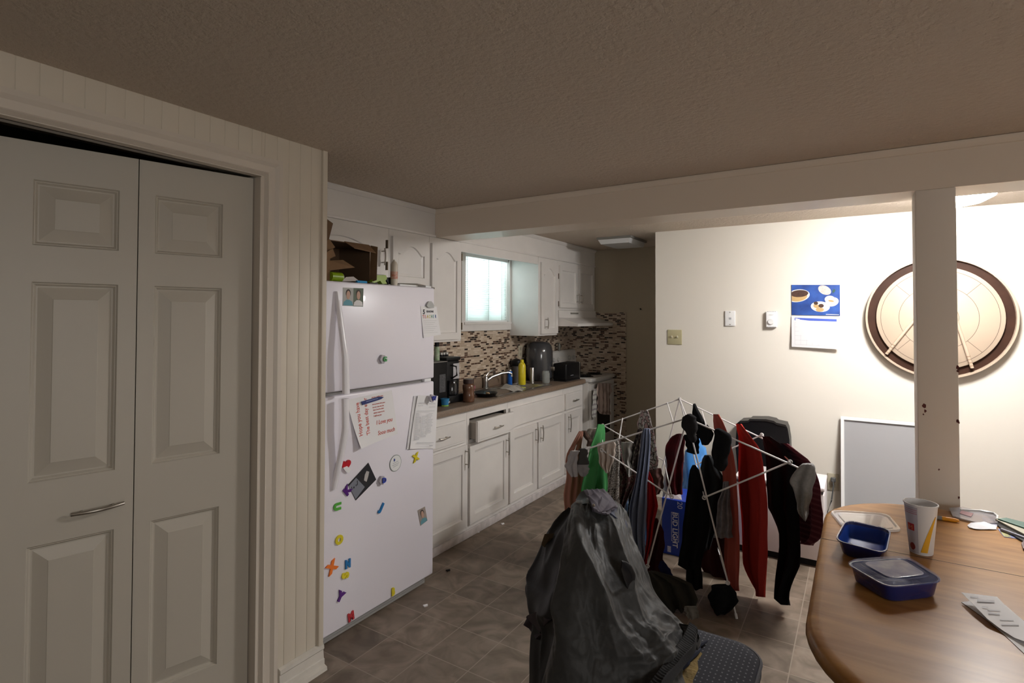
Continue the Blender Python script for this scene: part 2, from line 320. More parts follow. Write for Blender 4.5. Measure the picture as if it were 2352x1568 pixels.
# ================================================================= BIFOLD CLOSET DOOR
def board(bm, O, U, Wd, Hh, panels, th=.032, rec=.010, ux=None):
    """panelled slab: O lower left corner, U horizontal unit vector, normal = U x Z reversed"""
    O = Vector(O); U = Vector(U).normalized(); Z = Vector((0, 0, 1)); Nn = U.cross(Z)
    P = lambda u, v, d=0: O + U*u + Z*v + Nn*d
    def quad(u0, u1, v0, v1): bm.faces.new([bm.verts.new(P(*q)) for q in ((u0, v0), (u1, v0), (u1, v1), (u0, v1))])
    cols = sorted({0, Wd} | {p[0] for p in panels} | {p[1] for p in panels}); rows = sorted({0, Hh} | {p[2] for p in panels} | {p[3] for p in panels})
    for i in range(len(cols)-1):
        for j in range(len(rows)-1):
            cu, cv = (cols[i]+cols[i+1])/2, (rows[j]+rows[j+1])/2
            if any(p[0] < cu < p[1] and p[2] < cv < p[3] for p in panels): continue
            quad(cols[i], cols[i+1], rows[j], rows[j+1])
    for p in panels:
        u0, u1, v0, v1 = p[:4]; ins = p[4] if len(p) > 4 else ((0, 0), (.004, -.006), (.006, -.006), (.012, -.013), (.016, -.013), (.052, -.002), (.054, -.001))
        arch = p[5] if len(p) > 5 else 0
        def lp(i, d):
            a, b_, c, e = u0+i, u1-i, v0+i, v1-i
            pts = [(a, c), (b_, c)]
            if not arch or i == 0:
                n = 20; pts += [(b_, e)] + [(b_+(a-b_)*k/n, e) for k in range(1, n)] + [(a, e)]
            else:
                n = 20; base = e-arch; pts.append((b_, base))
                for k in range(1, n):
                    t = k/n; s = min(1, max(0, (min(t, 1-t)-.12)/.38)); pts.append((b_+(a-b_)*t, base + arch*math.sin(s*math.pi/2)*1.0 - (0.004 if s == 0 else 0)))
                pts.append((a, base))
            return [P(x, y, d) for x, y in pts]
        loops(bm, [lp(i, d) for i, d in ins])
    a = [P(0, 0), P(Wd, 0), P(Wd, Hh), P(0, Hh)]; b = [P(0, 0, -th), P(Wd, 0, -th), P(Wd, Hh, -th), P(0, Hh, -th)]
    A = [bm.verts.new(p) for p in a]; Bv = [bm.verts.new(p) for p in b]
    for k in range(4): bm.faces.new((A[k], Bv[k], Bv[(k+1) % 4], A[(k+1) % 4]))
    bm.faces.new(Bv[::-1]); bmesh.ops.remove_doubles(bm, verts=bm.verts, dist=.00005); bmesh.ops.recalc_face_normals(bm, faces=bm.faces)
    return bm
def BD(*a, **k): return board(bmesh.new(), *a, **k)
AN = math.radians(13.4); U = Vector((math.sin(AN), math.cos(AN), 0)); R0 = Vector((CLX-.04, OY-.008, .012)); DH = 2.024
def on_door(px, py):   # point on the door plane
    nn = U.cross(Vector((0, 0, 1))); d = ray(px, py); o = Vector((0, 0, CH)); return o + d*((R0-o).dot(nn)/d.dot(nn))
def du(px, py): return (on_door(px, py)-R0).dot(U)
def dz(px, py): return on_door(px, py).z - R0.z
seam = du(310, 960)
bf = thing('bifold_door', 'beige panelled bifold closet door with a thin bar pull', 'door', R0+U*seam)
wl = .40
def dpan(W0, pxs, W):    # panel rectangles measured on the door
    out = []
    for (a, b2, t, bt, xm, ym) in pxs:
        out.append((a-W0, b2-W0, bt, t))
    return out
l2 = seam
pr = [(du(346, 850)-l2, du(508, 850)-l2), ]
rowsz = [(dz(510, 1007+.0)*0+dz(430, 1056), dz(430, 658)), (dz(505, 592), dz(505, 468)), ]
uA, uB = du(350, 850)-l2, du(506, 850)-l2
zt_hi, zt_lo = dz(430, 458), dz(430, 587)
zm_hi, zm_lo = dz(430, 659), dz(430, 1053)
zb_hi, zb_lo = dz(430, 1178), dz(430, 1552)
pnl = [(uA, uB, zt_lo, zt_hi), (uA, uB, zm_lo, zm_hi), (uA, uB, max(zb_lo, .1), zb_hi)]
p2_ = part('door_panel', BD(R0+U*(l2+.0015), U, -l2-.0015, DH, pnl), doorp, bf, ang=6)
Wl = .42; uA1, uB1 = du(68, 850)-l2+Wl, du(268, 850)-l2+Wl
part('door_panel', BD(R0+U*(l2-Wl), U, Wl-.0015, DH, [(uA1, uB1, a, b) for _, _, a, b in pnl]), doorp, bf, ang=6)
part('door_panel', BD(R0+U*(l2-2*Wl-.002), U, Wl-.002, DH, [(.06, Wl-.06, a, b) for _, _, a, b in pnl]), doorp, bf)
nn = U.cross(Vector((0, 0, 1))); h0, h1 = on_door(162, 1180), on_door(283, 1153)
hh = part('handle', T([h0 + (h1-h0)*t + nn*(.012+.016*math.sin(math.pi*t)) for t in [i/14 for i in range(15)]], .0058, flat=1), chrome, bf)
part('post', T([h0+(h1-h0)*.2-nn*.002, h0+(h1-h0)*.2+nn*.022], .0045), chrome, hh); part('post', T([h0+(h1-h0)*.8-nn*.002, h0+(h1-h0)*.8+nn*.022], .0045), chrome, hh)
struct('trim_10', B(CLX-.085, CLX-.058, -1.2, OY-.005, OZ-.004, OZ+.012), M('track_metal', (.35, .33, .31), .4, .8))
# ================================================================= BASE CABINETS
def pull(bm_root, c, d, Ln, nrm, bow=.006, r=.0042):
    c = Vector(c); d = Vector(d).normalized(); nrm = Vector(nrm); a = c-d*Ln/2; b2 = c+d*Ln/2
    bm = T([a+(b2-a)*t + nrm*(.024+bow*math.sin(math.pi*t)) for t in [i/10 for i in range(11)]], r, seg=8)
    for s in (-.33, .33): tube(bm, [c+d*Ln*s, c+d*Ln*s+nrm*.026], r*.9, seg=8)
    return part('handle', bm, chrome, bm_root)
NX = Vector((1, 0, 0)); UY = Vector((0, 1, 0)); ZZ = Vector((0, 0, 1))
shk = ((0, 0), (.0006, 0), (.004, -.010), (.020, -.0135), (.022, -.0135))
def bdoor(root, y0, y1, z0, z1, hy=None, hz=None, x=FX, fr=.055, arch=0, hl=.13, name='door', th=.018):
    bm = BD((x+th, y0, z0), UY, y1-y0, z1-z0, [(fr, y1-y0-fr, fr, z1-z0-fr, shk, arch)], th=th)
    o = part(name, bm, whitep, root, ang=12)
    if hy is not None: pull(o, (x+th, hy, hz), ZZ, hl, NX)
    return o
def bdrawer(root, y0, y1, z0, z1, out=0, h=True):
    o = part('drawer', BD((FX+.018+out, y0, z0), UY, y1-y0, z1-z0, [(.012, y1-y0-.012, .012, z1-z0-.012, ((0, 0), (.002, .002), (.003, .002)))], th=.018), whitep, root)
    if h: pull(o, (FX+.018+out, (y0+y1)/2, (z0+z1)/2), UY, .10, NX)
    return o
yA = PX(FX, 1071.5, 1050).y; yB = PX(FX, 1165.5, 960).y; yC = PX(FX, 1292.5, 960).y; yE = 4.93; yS = 2.452
DZ0, DZ1 = .655, .80      # drawer band
def unit(nm, label, a, b):
    r = thing(nm, label, 'cabinet', (FX-.2, (a+b)/2, 0))
    return r
def body(r, a, b, hole=None):
    bm = bmesh.new(); box(bm, WX+.01, FX-.02, a+.001, b-.001, .0, .74) if not hole else None
    if hole:
        box(bm, WX+.01, FX-.02, a+.001, b-.001, 0, hole[2]); box(bm, WX+.01, FX-.2, a+.001, b-.001, hole[2], .74)
    if not hole: box(bm, FX-.02, FX, a+.001, b-.001, .0, .858)
    else:
        for q in ((a+.001, b-.001, 0, hole[2]), (a+.001, b-.001, hole[3], .858), (a+.001, hole[0], hole[2], hole[3]), (hole[1], b-.001, hole[2], hole[3])): box(bm, FX-.02, FX, *q)
    return part('body', bm, whitep, r)
kw = .0
uA_ = unit('base_cabinet', 'white base cabinet next to the fridge with one closed drawer and one door', yS, yA); body(uA_, yS, yA)
bdrawer(uA_, yS+.06, yA-.03, DZ0, DZ1); bdoor(uA_, yS+.03, yA-.012, .085, DZ0-.022, yA-.035, .55)
uB_ = unit('base_cabinet', 'white base cabinet whose drawer is left pulled slightly open', yA, yB); body(uB_, yA, yB, (yA+.03, yB-.02, DZ0, DZ1))
dr = bdrawer(uB_, yA+.03, yB-.02, DZ0-.008, DZ1-.012, out=.055); part('drawer_box', B(FX-.15, FX+.05, yA+.05, yB-.04, DZ0+.005, DZ1-.03), M('drawer_side', (.42, .38, .33), .7), dr)
bdoor(uB_, yA+.018, yB-.016, .085, DZ0-.022, yB-.045, .53)
uC_ = unit('base_cabinet', 'wide white sink cabinet with a blank front above two doors', yB, yC); body(uC_, yB, yC)
part('false_front', BD((FX+.018, yB+.012, DZ0), UY, yC-yB-.03, DZ1-DZ0, [], th=.018), whitep, uC_)
ym = (yB+yC)/2; ymm = PX(FX, 1231, 960).y
bdoor(uC_, yB+.012, ymm-.012, .085, DZ0-.03, ymm-.04, .535, fr=.06); bdoor(uC_, ymm+.012, yC-.012, .085, DZ0-.03, ymm+.045, .535, fr=.06)
uD_ = unit('base_cabinet', 'narrow white base cabinet beside the stove with drawer and door', yC, yE); body(uD_, yC, yE)
bdrawer(uD_, yC+.03, yE-.04, DZ0, DZ1); bdoor(uD_, yC+.03, yE-.04, .085, DZ0-.03, yC+.075, .535, hl=.16, fr=.06)
solo('toe_board', B(FX+.001, FX+.016, yS, yE, 0, .055, bev=.004), M('worn_white_paint', (.66, .61, .60), .6, var=(18, .3)), 'worn white toe board along the floor under the base cabinets', 'trim')
# dirt smudges on cabinet fronts, chips
# countertop with sink cut-out
SKY0, SKY1, SKX0, SKX1 = 3.48, 4.32, -2.59, -2.29
cnt = M('brown_laminate', (.24, .17, .12), .45, var=(140, .35), bump=(200, .05))
bm = bmesh.new()
CX1 = FX+.033
for q in ((WX+.01, SKX0, yS+.02, yE), (SKX0, SKX1, yS+.02, SKY0), (SKX0, SKX1, SKY1, yE), (SKX1, CX1-.012, yS+.02, yE)): box(bm, q[0], q[1], q[2], q[3], .862, .9)
prism(bm, [(CX1-.012, yS+.02, .9), (CX1-.004, yS+.02, .897), (CX1, yS+.02, .888), (CX1, yS+.02, .862), (CX1-.012, yS+.02, .862)], (0, yE-yS-.02, 0))
box(bm, WX+.009, WX+.028, yS+.02, yE, .9, .985, bev=.003)
solo('countertop', bm, cnt, 'brown speckled laminate worktop running from the fridge to the stove', 'countertop')
sk = thing('kitchen_sink', 'stainless steel double bowl sink set in the brown worktop', 'sink', ((SKX0+SKX1)/2, (SKY0+SKY1)/2, .74))
def rr(cx, cy, hx, hy, r, z, n=5):
    out = []
    for qx, qy, a0 in ((1, 1, 0), (-1, 1, 90), (-1, -1, 180), (1, -1, 270)):
        for k in range(n+1):
            a = math.radians(a0+90*k/n); out.append(Vector((cx+qx*(hx-r)+r*math.cos(a), cy+qy*(hy-r)+r*math.sin(a), z)))
    return out
scx = (SKX0+SKX1)/2; hx = (SKX1-SKX0)/2
for yy, hw in ((3.685, .19), (4.105, .20)):
    part('bowl', loops(bmesh.new(), [rr(scx, yy, hx-.006, hw, .05, .904), rr(scx, yy, hx-.012, hw-.006, .05, .900), rr(scx, yy, hx-.022, hw-.016, .05, .78), rr(scx, yy, hx-.05, hw-.045, .04, .765)]), steel, sk, ang=60)
bm = bmesh.new(); box(bm, SKX0-.02, SKX0+.012, SKY0-.02, SKY1+.02, .9, .905); box(bm, SKX1-.012, SKX1+.018, SKY0-.02, SKY1+.02, .9, .905)
for a, b2 in ((SKY0-.02, 3.502), (3.868, 3.912), (4.30, SKY1+.02)): box(bm, SKX0, SKX1, a, b2, .9, .905)
part('rim', bm, steel, sk)
fc = thing('faucet', 'chrome single lever faucet behind the left sink bowl', 'faucet', (WX+.05, 3.84, .9))
c = PX(WX+.075, 1116, 885); fx_, fy_ = WX+.055, 3.84
part('base', LA((fx_, fy_, .9), [(.026, 0), (.026, .006), (.02, .012), (.019, .05), (.021, .085), (.014, .10), (.002, .104)], seg=20), steel, fc)
a = Vector((fx_, fy_, .955)); part('spout', T([a, a+Vector((.03, .05, .035)), a+Vector((.07, .13, .06)), a+Vector((.10, .19, .066)), a+Vector((.118, .215, .055)), a+Vector((.122, .22, .03))], [.012, .009, .008, .008, .009, .010], seg=10), steel, fc)
part('lever', T([(fx_, fy_, 1.0), (fx_+.01, fy_+.03, 1.03), (fx_+.015, fy_+.085, 1.045)], [.009, .006, .007], seg=8), steel, fc)
# ================================================================= UPPER CABINETS
def upper(label, a, b, z0, doors, handles=(), z1=BZ-.001):
    r = thing('wall_cabinet', label, 'cabinet', (SX-.15, (a+b)/2, z0)); xs = WX+.009
    part('body', B(xs, SX, a+.001, b-.001, z0, z1), whitep, r)
    for i, (p, q, zz0, zz1, arch) in enumerate(doors):
        o = bdoor(r, p, q, zz0, zz1, x=SX, fr=.045, arch=arch, th=.018)
        for hh_ in handles:
            if hh_[0] == i: pull(o, (SX+.018, hh_[1], hh_[2]), ZZ, .1, NX)
    return r
def hinge(r, y, z, h=.05):
    bm = B(SX+.001, SX+.021, y-.006, y+.002, z-h/2, z+h/2); tube(bm, [(SX+.02, y, z-h/2), (SX+.02, y, z+h/2)], .0035, seg=8); part('hinge', bm, M('dark_bronze', (.12, .09, .06), .4, .8), r)
ua = PX(SX, 893, 560).y; ub = PX(SX, 986, 560).y; uc = 3.16
r = upper('white wall cabinet with arched panel doors above the left half of the fridge', CLY+.01, ua, 1.73, [(1.72, ua-.045, 1.745, 1.985, .05)], [(0, ua-.075, 1.85)])
hinge(r, ua-.03, 1.93); hinge(r, ua-.03, 1.8)
r = upper('white wall cabinet with arched panel door above the right half of the fridge', ua, ub, 1.69, [(ua+.02, ub-.02, 1.70, 1.985, .05)])
r = upper('tall white wall cabinet with arched panel door left of the window', ub, uc, 1.325, [(ub+.012, uc-.02, 1.34, 1.985, .05)])
hinge(r, uc-.012, 1.92); hinge(r, uc-.012, 1.43)
struct('trim_11', B(SX-.02, SX, uc, 4.29, 1.963, BZ), whitep)
struct('trim_12', B(WX, SX-.02, uc, 4.29, 2.022, BZ), whitep)
ud = PX(SX, 1279.5, 700).y
r = upper('narrow white wall cabinet with one arched door right of the window', 4.294, ud, 1.328, [(4.325, ud-.012, 1.345, 1.985, .06)], [(0, 4.40, 1.44)])
hinge(r, ud-.004, 1.88); hinge(r, ud-.004, 1.62)
ue = PX(SX, 1325, 660).y
r = upper('short white wall cabinet with two doors above the range hood', ud, FY-.012, 1.562, [(ud+.03, ue-.012, 1.585, 1.985, 0), (ue+.012, FY-.06, 1.585, 1.985, 0)], [(0, ue-.04, 1.68), (1, ue+.045, 1.68)])
# range hood
rh = thing('range_hood', 'white range hood sloping out over the stove', 'range hood', (-2.45, (ud+FY)/2, 1.41)); ha, hb = ud+.004, FY-.02; hx1 = -2.175
bm = bmesh.new(); prism(bm, [(WX+.01, ha, 1.56), (SX+.015, ha, 1.56), (SX+.02, ha, 1.49), (hx1, ha, 1.435), (hx1, ha, 1.41), (WX+.01, ha, 1.41)], (0, hb-ha, 0))
part('shell', bm, whitep, rh); part('vent', B(SX+.0165, SX+.022, ha+.25, ha+.42, 1.525, 1.54), M('hood_vent', (.2, .19, .17), .5), rh)
# stove
st = thing('stove', 'white electric stove at the end of the worktop with towels on its door', 'stove', (-2.4, 5.23, 0)); sx1 = -2.165; sa, sb = yE+.004, FY-.012
whst = M('stove_enamel', (.60, .58, .55), .35)
part('body', B(WX+.03, sx1-.03, sa, sb, 0, .868), whst, st)
part('cooktop', B(WX+.03, sx1+.005, sa, sb, .87, .905, bev=.006), whst, st)
od = part('oven_door', BD((sx1, sa+.01, .20), UY, sb-sa-.02, .65, [(.14, sb-sa-.10, .12, .44, ((0, 0), (.004, -.004), (.005, -.004)))], th=.03), whst, st)
part('door_window', B(sx1-.0035, sx1-.002, sa+.155, sb-.12, .325, .635), black, od)
part('handle', T([(sx1, sa+.04, .795), (sx1+.035, sa+.05, .80), (sx1+.035, sb-.05, .80), (sx1, sb-.04, .795)], .009, seg=8), whst, od)
part('drawer', B(sx1-.028, sx1, sa+.01, sb-.01, .03, .19, bev=.004), whst, st)
for (xx, yy, r_) in ((-2.55, sa+.17, .07), (-2.32, sa+.17, .085), (-2.55, sb-.17, .085), (-2.32, sb-.17, .07)):
    bm = bmesh.new(); sp_ = [(xx+(.012+(r_-.012)*t/40)*math.cos(t*.55), yy+(.012+(r_-.012)*t/40)*math.sin(t*.55), .914) for t in range(41)]; tube(bm, sp_, .004, seg=6)
    lathe(bm, (xx, yy, .905), [(r_+.015, 0), (r_+.015, .003), (r_+.005, .004)], seg=24); part('burner', bm, black, st)
con = part('console', PR([(WX+.03, sa, .905), (WX+.10, sa, .905), (WX+.075, sa, 1.13), (WX+.06, sa, 1.145), (WX+.03, sa, 1.145)], (0, sb-sa, 0)), whst, st)
for yy in (sa+.07, sa+.17, sb-.17, sb-.07): part('knob', LA((WX+.085, yy, 1.06), [(.022, 0), (.02, .018), (.0, .018)], seg=16, axis=0, close=False), M('grey_white_knob', (.5, .49, .47), .4), con)
# ================================================================= FRIDGE
XF = -2.054; fy0, fy1 = 1.682, 2.47
fr = thing('refrigerator', 'white top-freezer refrigerator covered with magnets, papers and photos', 'refrigerator', (-2.36, 2.076, 0))
part('cabinet', B(WX+.03, XF-.07, fy0+.004, fy1-.004, .03, 1.655, bev=.006), fridgep, fr)
d1 = part('freezer_door', B(XF-.062, XF, fy0, fy1, 1.146, 1.663, bev=.009), fridgep, fr)
d2 = part('fridge_door', B(XF-.062, XF, fy0, fy1, .034, 1.128, bev=.009), fridgep, fr)
part('gasket', B((XF-.07, XF-.062, fy0+.012, fy1-.012, .07, 1.12), (XF-.07, XF-.062, fy0+.012, fy1-.012, 1.155, 1.65), (XF-.06, XF-.03, fy0+.02, fy1-.02, 1.12, 1.15)), M('grey_gasket', (.22, .21, .2), .7), fr)
part('toe_grille', B((XF-.06, XF-.02, fy0+.01, fy1-.05, .004, .030), (XF-.02, XF-.012, fy0+.012, fy1-.06, .004, .014)), M('grille_grey', (.30, .29, .28), .5), fr)
part('hinge_cover', B(XF-.055, XF-.012, fy1-.07, fy1-.012, 1.1285, 1.1455, bev=.004), whpl, fr); part('hinge_cover', B(XF-.08, XF-.015, fy1-.06, fy1-.01, 1.6635, 1.675, bev=.004), whpl, fr)
def fhandle(door, zs, ys):
    n = len(zs); bm = bmesh.new(); R_ = []
    for i in range(n):
        t = i/(n-1); out = ys[i][1]; w_ = ys[i][2]
        R_.append([Vector((XF+out+a*.012, ys[i][0]+b*w_, zs[i])) for a, b in ((-1, -.8), (.6, -1), (1, -.6), (1, .6), (.6, 1), (-1, .8))])
    R_ = [[bm.verts.new(p) for p in l] for l in R_]
    for i in range(n-1):
        for k in range(6): bm.faces.new((R_[i][k], R_[i][(k+1) % 6], R_[i+1][(k+1) % 6], R_[i+1][k]))
    bm.faces.new(R_[0][::-1]); bm.faces.new(R_[-1]); bmesh.ops.recalc_face_normals(bm, faces=bm.faces)
    return part('handle', bm, M('handle_white', (.86, .84, .88), .25), door, ang=50)
ys_ = []; zz_ = []
for i in range(15):
    t = i/14; z = 1.14 + (1.615-1.14)*t; zz_.append(z); ys_.append((1.772-.018*t, .004+.05*min(1, (1-t)*1.6)*1, .016-.007*t))
fhandle(d1, zz_, ys_)
ys_ = []; zz_ = []
for i in range(17):
    t = i/16; z = 1.118 - (1.118-.70)*t; zz_.append(z); ys_.append((1.768-.02*t+.01*math.sin(t*3.14), .004+.05*min(1, (1-t)*1.5), .016-.004*t))
fhandle(d2, zz_[::-1], ys_[::-1])
def FP(px, py, d=0): v = PX(XF+d, px, py); v.x = XF+d; return v
EX = .0016
def flat(pxs, d, t=.0006): return PR([FP(px, py, d) for px, py in pxs], (t, 0, 0))
# --- school portraits
skin = M('photo_skin', (.52, .33, .25), .7); hair = M('photo_hair', (.06, .045, .04), .7); teal = M('photo_teal_shirt', (.13, .33, .40), .7); wshirt = M('photo_white_shirt', (.72, .70, .70), .7)
gback = M('photo_grey_green', (.40, .40, .38), .6); gdark = M('photo_dark_foliage', (.10, .13, .09), .6)
def portrait(name, label, q, bg, shirt, tilt=0, grp=None):
    # q: corner pixels TL,TR,BR,BL
    r = thing(name, label, 'photo', FP(*q[3], 0), grp)
    P = [FP(x, y, EX) for x, y in q]; part('print', PR([p+Vector((-EX+.0006, 0, 0)) for p in P], (EX-.0006, 0, 0)), bg, r)
    def at(u, v, d=.0005): return (P[0]*(1-u)+P[1]*u)*(1-v)+(P[3]*(1-u)+P[2]*u)*v + Vector((d, 0, 0))
    def el(cu, cv, ru, rv, d): return PR([at(cu+ru*math.cos(a), cv+rv*math.sin(a), d) for a in [k*math.pi/10 for k in range(20)]], (.0002, 0, 0))
    part('shirt', PR([at(.04, .97), at(.10, .78), (at(.34, .66)), at(.62, .66), at(.9, .76), at(.97, .97)], (.0002, 0, 0)), shirt, r)
    part('hair', el(.5, .30, .24, .22, .0008), hair, r); part('face', el(.5, .40, .18, .23, .0011), skin, r)
    return r
portrait('school_portrait', 'small photo of a child in a teal shirt, nearest the freezer handle', [(788, 660), (812, 661), (811, 703), (787, 702)], gback, teal)
portrait('school_portrait', 'small photo of a child in a white shirt on the freezer door', [(812, 661), (835, 662), (834, 704), (811, 703)], gdark, wshirt)
portrait('school_portrait', 'tilted small photo of a child on the right of the lower fridge door', [(959, 1172), (976, 1163), (982, 1195), (966, 1207)], M('photo_tan', (.35, .30, .27), .6), teal)
# --- paper with headline
pt = thing('printed_card', 'white card headed 5 REASONS hanging from a clear magnet at the freezer door edge', 'paper', FP(971, 775, 0))
def sheet(name, q, root, mat, curl=(0, 0, 0, 0), n=10, th=.0004, bulge=0):
    """q corner pixels TL,TR,BR,BL on the door, curl: how far each corner lifts off"""
    P = [FP(x, y, EX) for x, y in q]; bm = bmesh.new(); G = []
    for j in range(n+1):
        row = []
        for i in range(n+1):
            u, v = i/n, j/n; p = (P[0]*(1-u)+P[1]*u)*(1-v)+(P[3]*(1-u)+P[2]*u)*v
            l = (curl[0]*(1-u)**2*(1-v)**2+curl[1]*u**2*(1-v)**2+curl[2]*u**2*v**2+curl[3]*(1-u)**2*v**2) + bulge*math.sin(math.pi*u)*math.sin(math.pi*v)
            # slide along the sight line so that a lifted corner keeps its place on the sheet
            row.append(p+Vector((l, 0, 0)))
        G.append(row)
    A = [[bm.verts.new(p) for p in r_] for r_ in G]; Bk = [[bm.verts.new(p-Vector((th, 0, 0))) for p in r_] for r_ in G]
    for j in range(n):
        for i in range(n):
            bm.faces.new((A[j][i], A[j+1][i], A[j+1][i+1], A[j][i+1])); bm.faces.new((Bk[j][i], Bk[j][i+1], Bk[j+1][i+1], Bk[j+1][i]))
    for k in range(n):
        for (a, b2) in (((0, k), (0, k+1)), ((n, k+1), (n, k)), ((k+1, 0), (k, 0)), ((k, n), (k+1, n))):
            bm.faces.new((A[a[0]][a[1]], A[b2[0]][b2[1]], Bk[b2[0]][b2[1]], Bk[a[0]][a[1]]))
    return part(name, bm, mat, root)
def onsheet(q, me, curl, bulge=0, d=.0006):
    P = [FP(x, y, EX) for x, y in q]; e1 = ((P[1]-P[0])+(P[2]-P[3]))/2; e3 = ((P[3]-P[0])+(P[2]-P[1]))/2; det = e1.y*e3.z-e1.z*e3.y
    for vtx in me.vertices:
        r = vtx.co-P[0]; u = max(0, min(1, (r.y*e3.z-r.z*e3.y)/det)); v = max(0, min(1, (e1.y*r.z-e1.z*r.y)/det))
        vtx.co.x += curl[0]*(1-u)**2*(1-v)**2+curl[1]*u**2*(1-v)**2+curl[2]*u**2*v**2+curl[3]*(1-u)**2*v**2+bulge*math.sin(math.pi*u)*math.sin(math.pi*v)+d
    return me
def STX(name, s, size, org, xd, up, mat, root, sh, **k): return part(name, onsheet(sh[0], textmesh(s, size, org, xd, up, **k), sh[1], sh[2]), mat, root, flat=True)
SH1 = ([(966, 703), (1003, 704), (1011, 768), (972, 776)], (0, 0, .006, .004), 0)
SH2 = ([(796, 918), (900, 896), (914, 996), (820, 1029)], (.002, 0, 0, .03), .0015)
sheet('card', [(966, 703), (1003, 704), (1011, 768), (972, 776)], pt, paper, curl=(0, 0, .006, .004))
f0 = FP(971, 721, EX); STX('lettering', '5', .036, f0, UY, ZZ, ink, pt, SH1, bold=.0012)
STX('lettering', 'REASONS', .0150, FP(979.5, 717, EX), UY, ZZ, ink, pt, SH1, wid=.95, bold=.0005)
for i, (ch, cl) in enumerate(zip('TEACHER', ((.55, .12, .10), (.7, .25, .25), (.62, .45, .12), (.6, .55, .15), (.18, .36, .25), (.12, .35, .42), (.12, .2, .42)))):
    STX('letter', ch, .025, FP(970.5+i*4.7, 730.5-.15*i, EX), UY, ZZ, M('letter_ink_%d' % i, cl, .7), pt, SH1, wid=.74, bold=.0008)
bm = bmesh.new()
for k in range(7):
    a = FP(973, 737+k*4.6, EX+.0030); b2 = FP(1003+.3*k-(k % 3)*4, 736+k*4.5, EX+.0044); prism(bm, [a, b2, b2+Vector((0, 0, .0011)), a+Vector((0, 0, .0011))], (.0002, 0, 0))
part('text_lines', bm, M('faint_print', (.5, .5, .5), .8), pt)
solo('clear_magnet', PR([FP(x, y, EX+.001) for x, y in ((978, 702), (979, 697), (983, 692), (988, 691.5), (992, 696), (994, 701), (994, 707), (988, 707.5), (981, 706))], (.009, 0, 0)), M('smoky_clear_plastic', (.42, .43, .41), .15), 'clear rounded triangle magnet holding the 5 REASONS card', 'magnet')
# --- letter written in red
lt = thing('handwritten_letter', 'sheet with a child\'s red handwriting held by a blue strip magnet on the fridge door', 'letter', FP(822, 1028, 0))
sheet('page', [(796, 918), (900, 896), (914, 996), (820, 1029)], lt, paper, curl=(.002, 0, 0, .03), bulge=.0015)
red = M('red_marker', (.55, .09, .06), .7)
xd = (FP(908, 955, 0)-FP(858, 966, 0)).normalized(); up = NX.cross(xd)
for s, px_, py_, sz in (('I Love you', 863, 975, .030), ('Sooo much', 866, 999, .030), ('I will see you', 857, 957, .0115), ('where want to be', 857, 950, .0115), ('have 2 see her place', 856, 943, .0100), ('its not a lone but the', 855, 937, .0100), ('more presents have gone', 854, 930, .0095), ('you see  I will for here', 853, 914, .0095)):
    STX('handwriting', s, sz, FP(px_, py_, EX), xd, up, red, lt, SH2, wid=.92, shear=.1, bold=sz*.012)
ud_ = (FP(826, 940, 0)-FP(830, 998, 0)).normalized(); ur = Vector(ud_).cross(NX)
for s, px_, py_, sz in (('Hope you have', 829, 999, .036), ('The best day ever', 847, 996, .034)):
    STX('handwriting', s, sz, FP(px_, py_, EX), ud_, NX.cross(ud_), red, lt, SH2, wid=.74, bold=.0004)
sm = thing('strip_magnet', 'blue pen-shaped strip magnet across the red handwritten letter', 'magnet', FP(829, 929, 0))
part('strip', PR([FP(x, y, EX+.006) for x, y in ((829, 922), (868, 911), (874, 910.5), (881, 911.5), (875, 916), (870, 918), (832, 930))], (.003, 0, 0)), M('dark_blue_magnet', (.02, .035, .16), .4), sm)
part('text_line', PR([FP(x, y, EX+.0092) for x, y in ((841, 921.5), (868, 914), (868, 915.2), (841, 922.9))], (.0003, 0, 0)), M('pale_blue_print', (.3, .35, .55), .6), sm)
# --- form sheets
fs = thing('printed_form', 'stapled printed form sheets clipped at the right edge of the fridge door', 'paper', FP(932, 1032, 0))
sheet('page', [(950, 909), (1003, 908), (998, 1029), (933, 1031)], fs, M('page_under', (.7, .69, .7), .8), curl=(.002, 0, 0, .004))
sheet('page', [(957, 907), (1005, 909), (999, 1030), (938, 1030)], fs, paper, curl=(.010, .003, .003, .012))
bm = bmesh.new(); b3 = bmesh.new()
for c0, c1, r0, r1 in ((956, 968, 950, 1010), (970, 982, 956, 1004), (985, 996, 950, 996)):
    k = r0
    while k < r1:
        ww = (c1-c0)*random.uniform(.5, 1); o0 = -.2*(k-950)*.6; q0 = FP(c0+o0*.6, k, .016+EX); q1 = FP(c0+o0*.6+ww, k-.4, .016+EX)
        prism(bm, [q0, q1, q1+Vector((0, 0, .0016)), q0+Vector((0, 0, .0016))], (.0002, 0, 0)); k += 2.6
for c0, c1, k in ((963, 985, 925), (985, 1000, 927), (960, 972, 932), (985, 1000, 935), (958, 998, 944), (957, 996, 1017), (986, 994, 1023), (986, 994, 1024.5)):
    q0 = FP(c0, k, .016+EX); q1 = FP(c1, k-.5, .016+EX); prism(b3, [q0, q1, q1+Vector((0, 0, .0014)), q0+Vector((0, 0, .0014))], (.0002, 0, 0))
part('print_columns', bm, greyink, fs); part('print_lines', b3, greyink, fs)
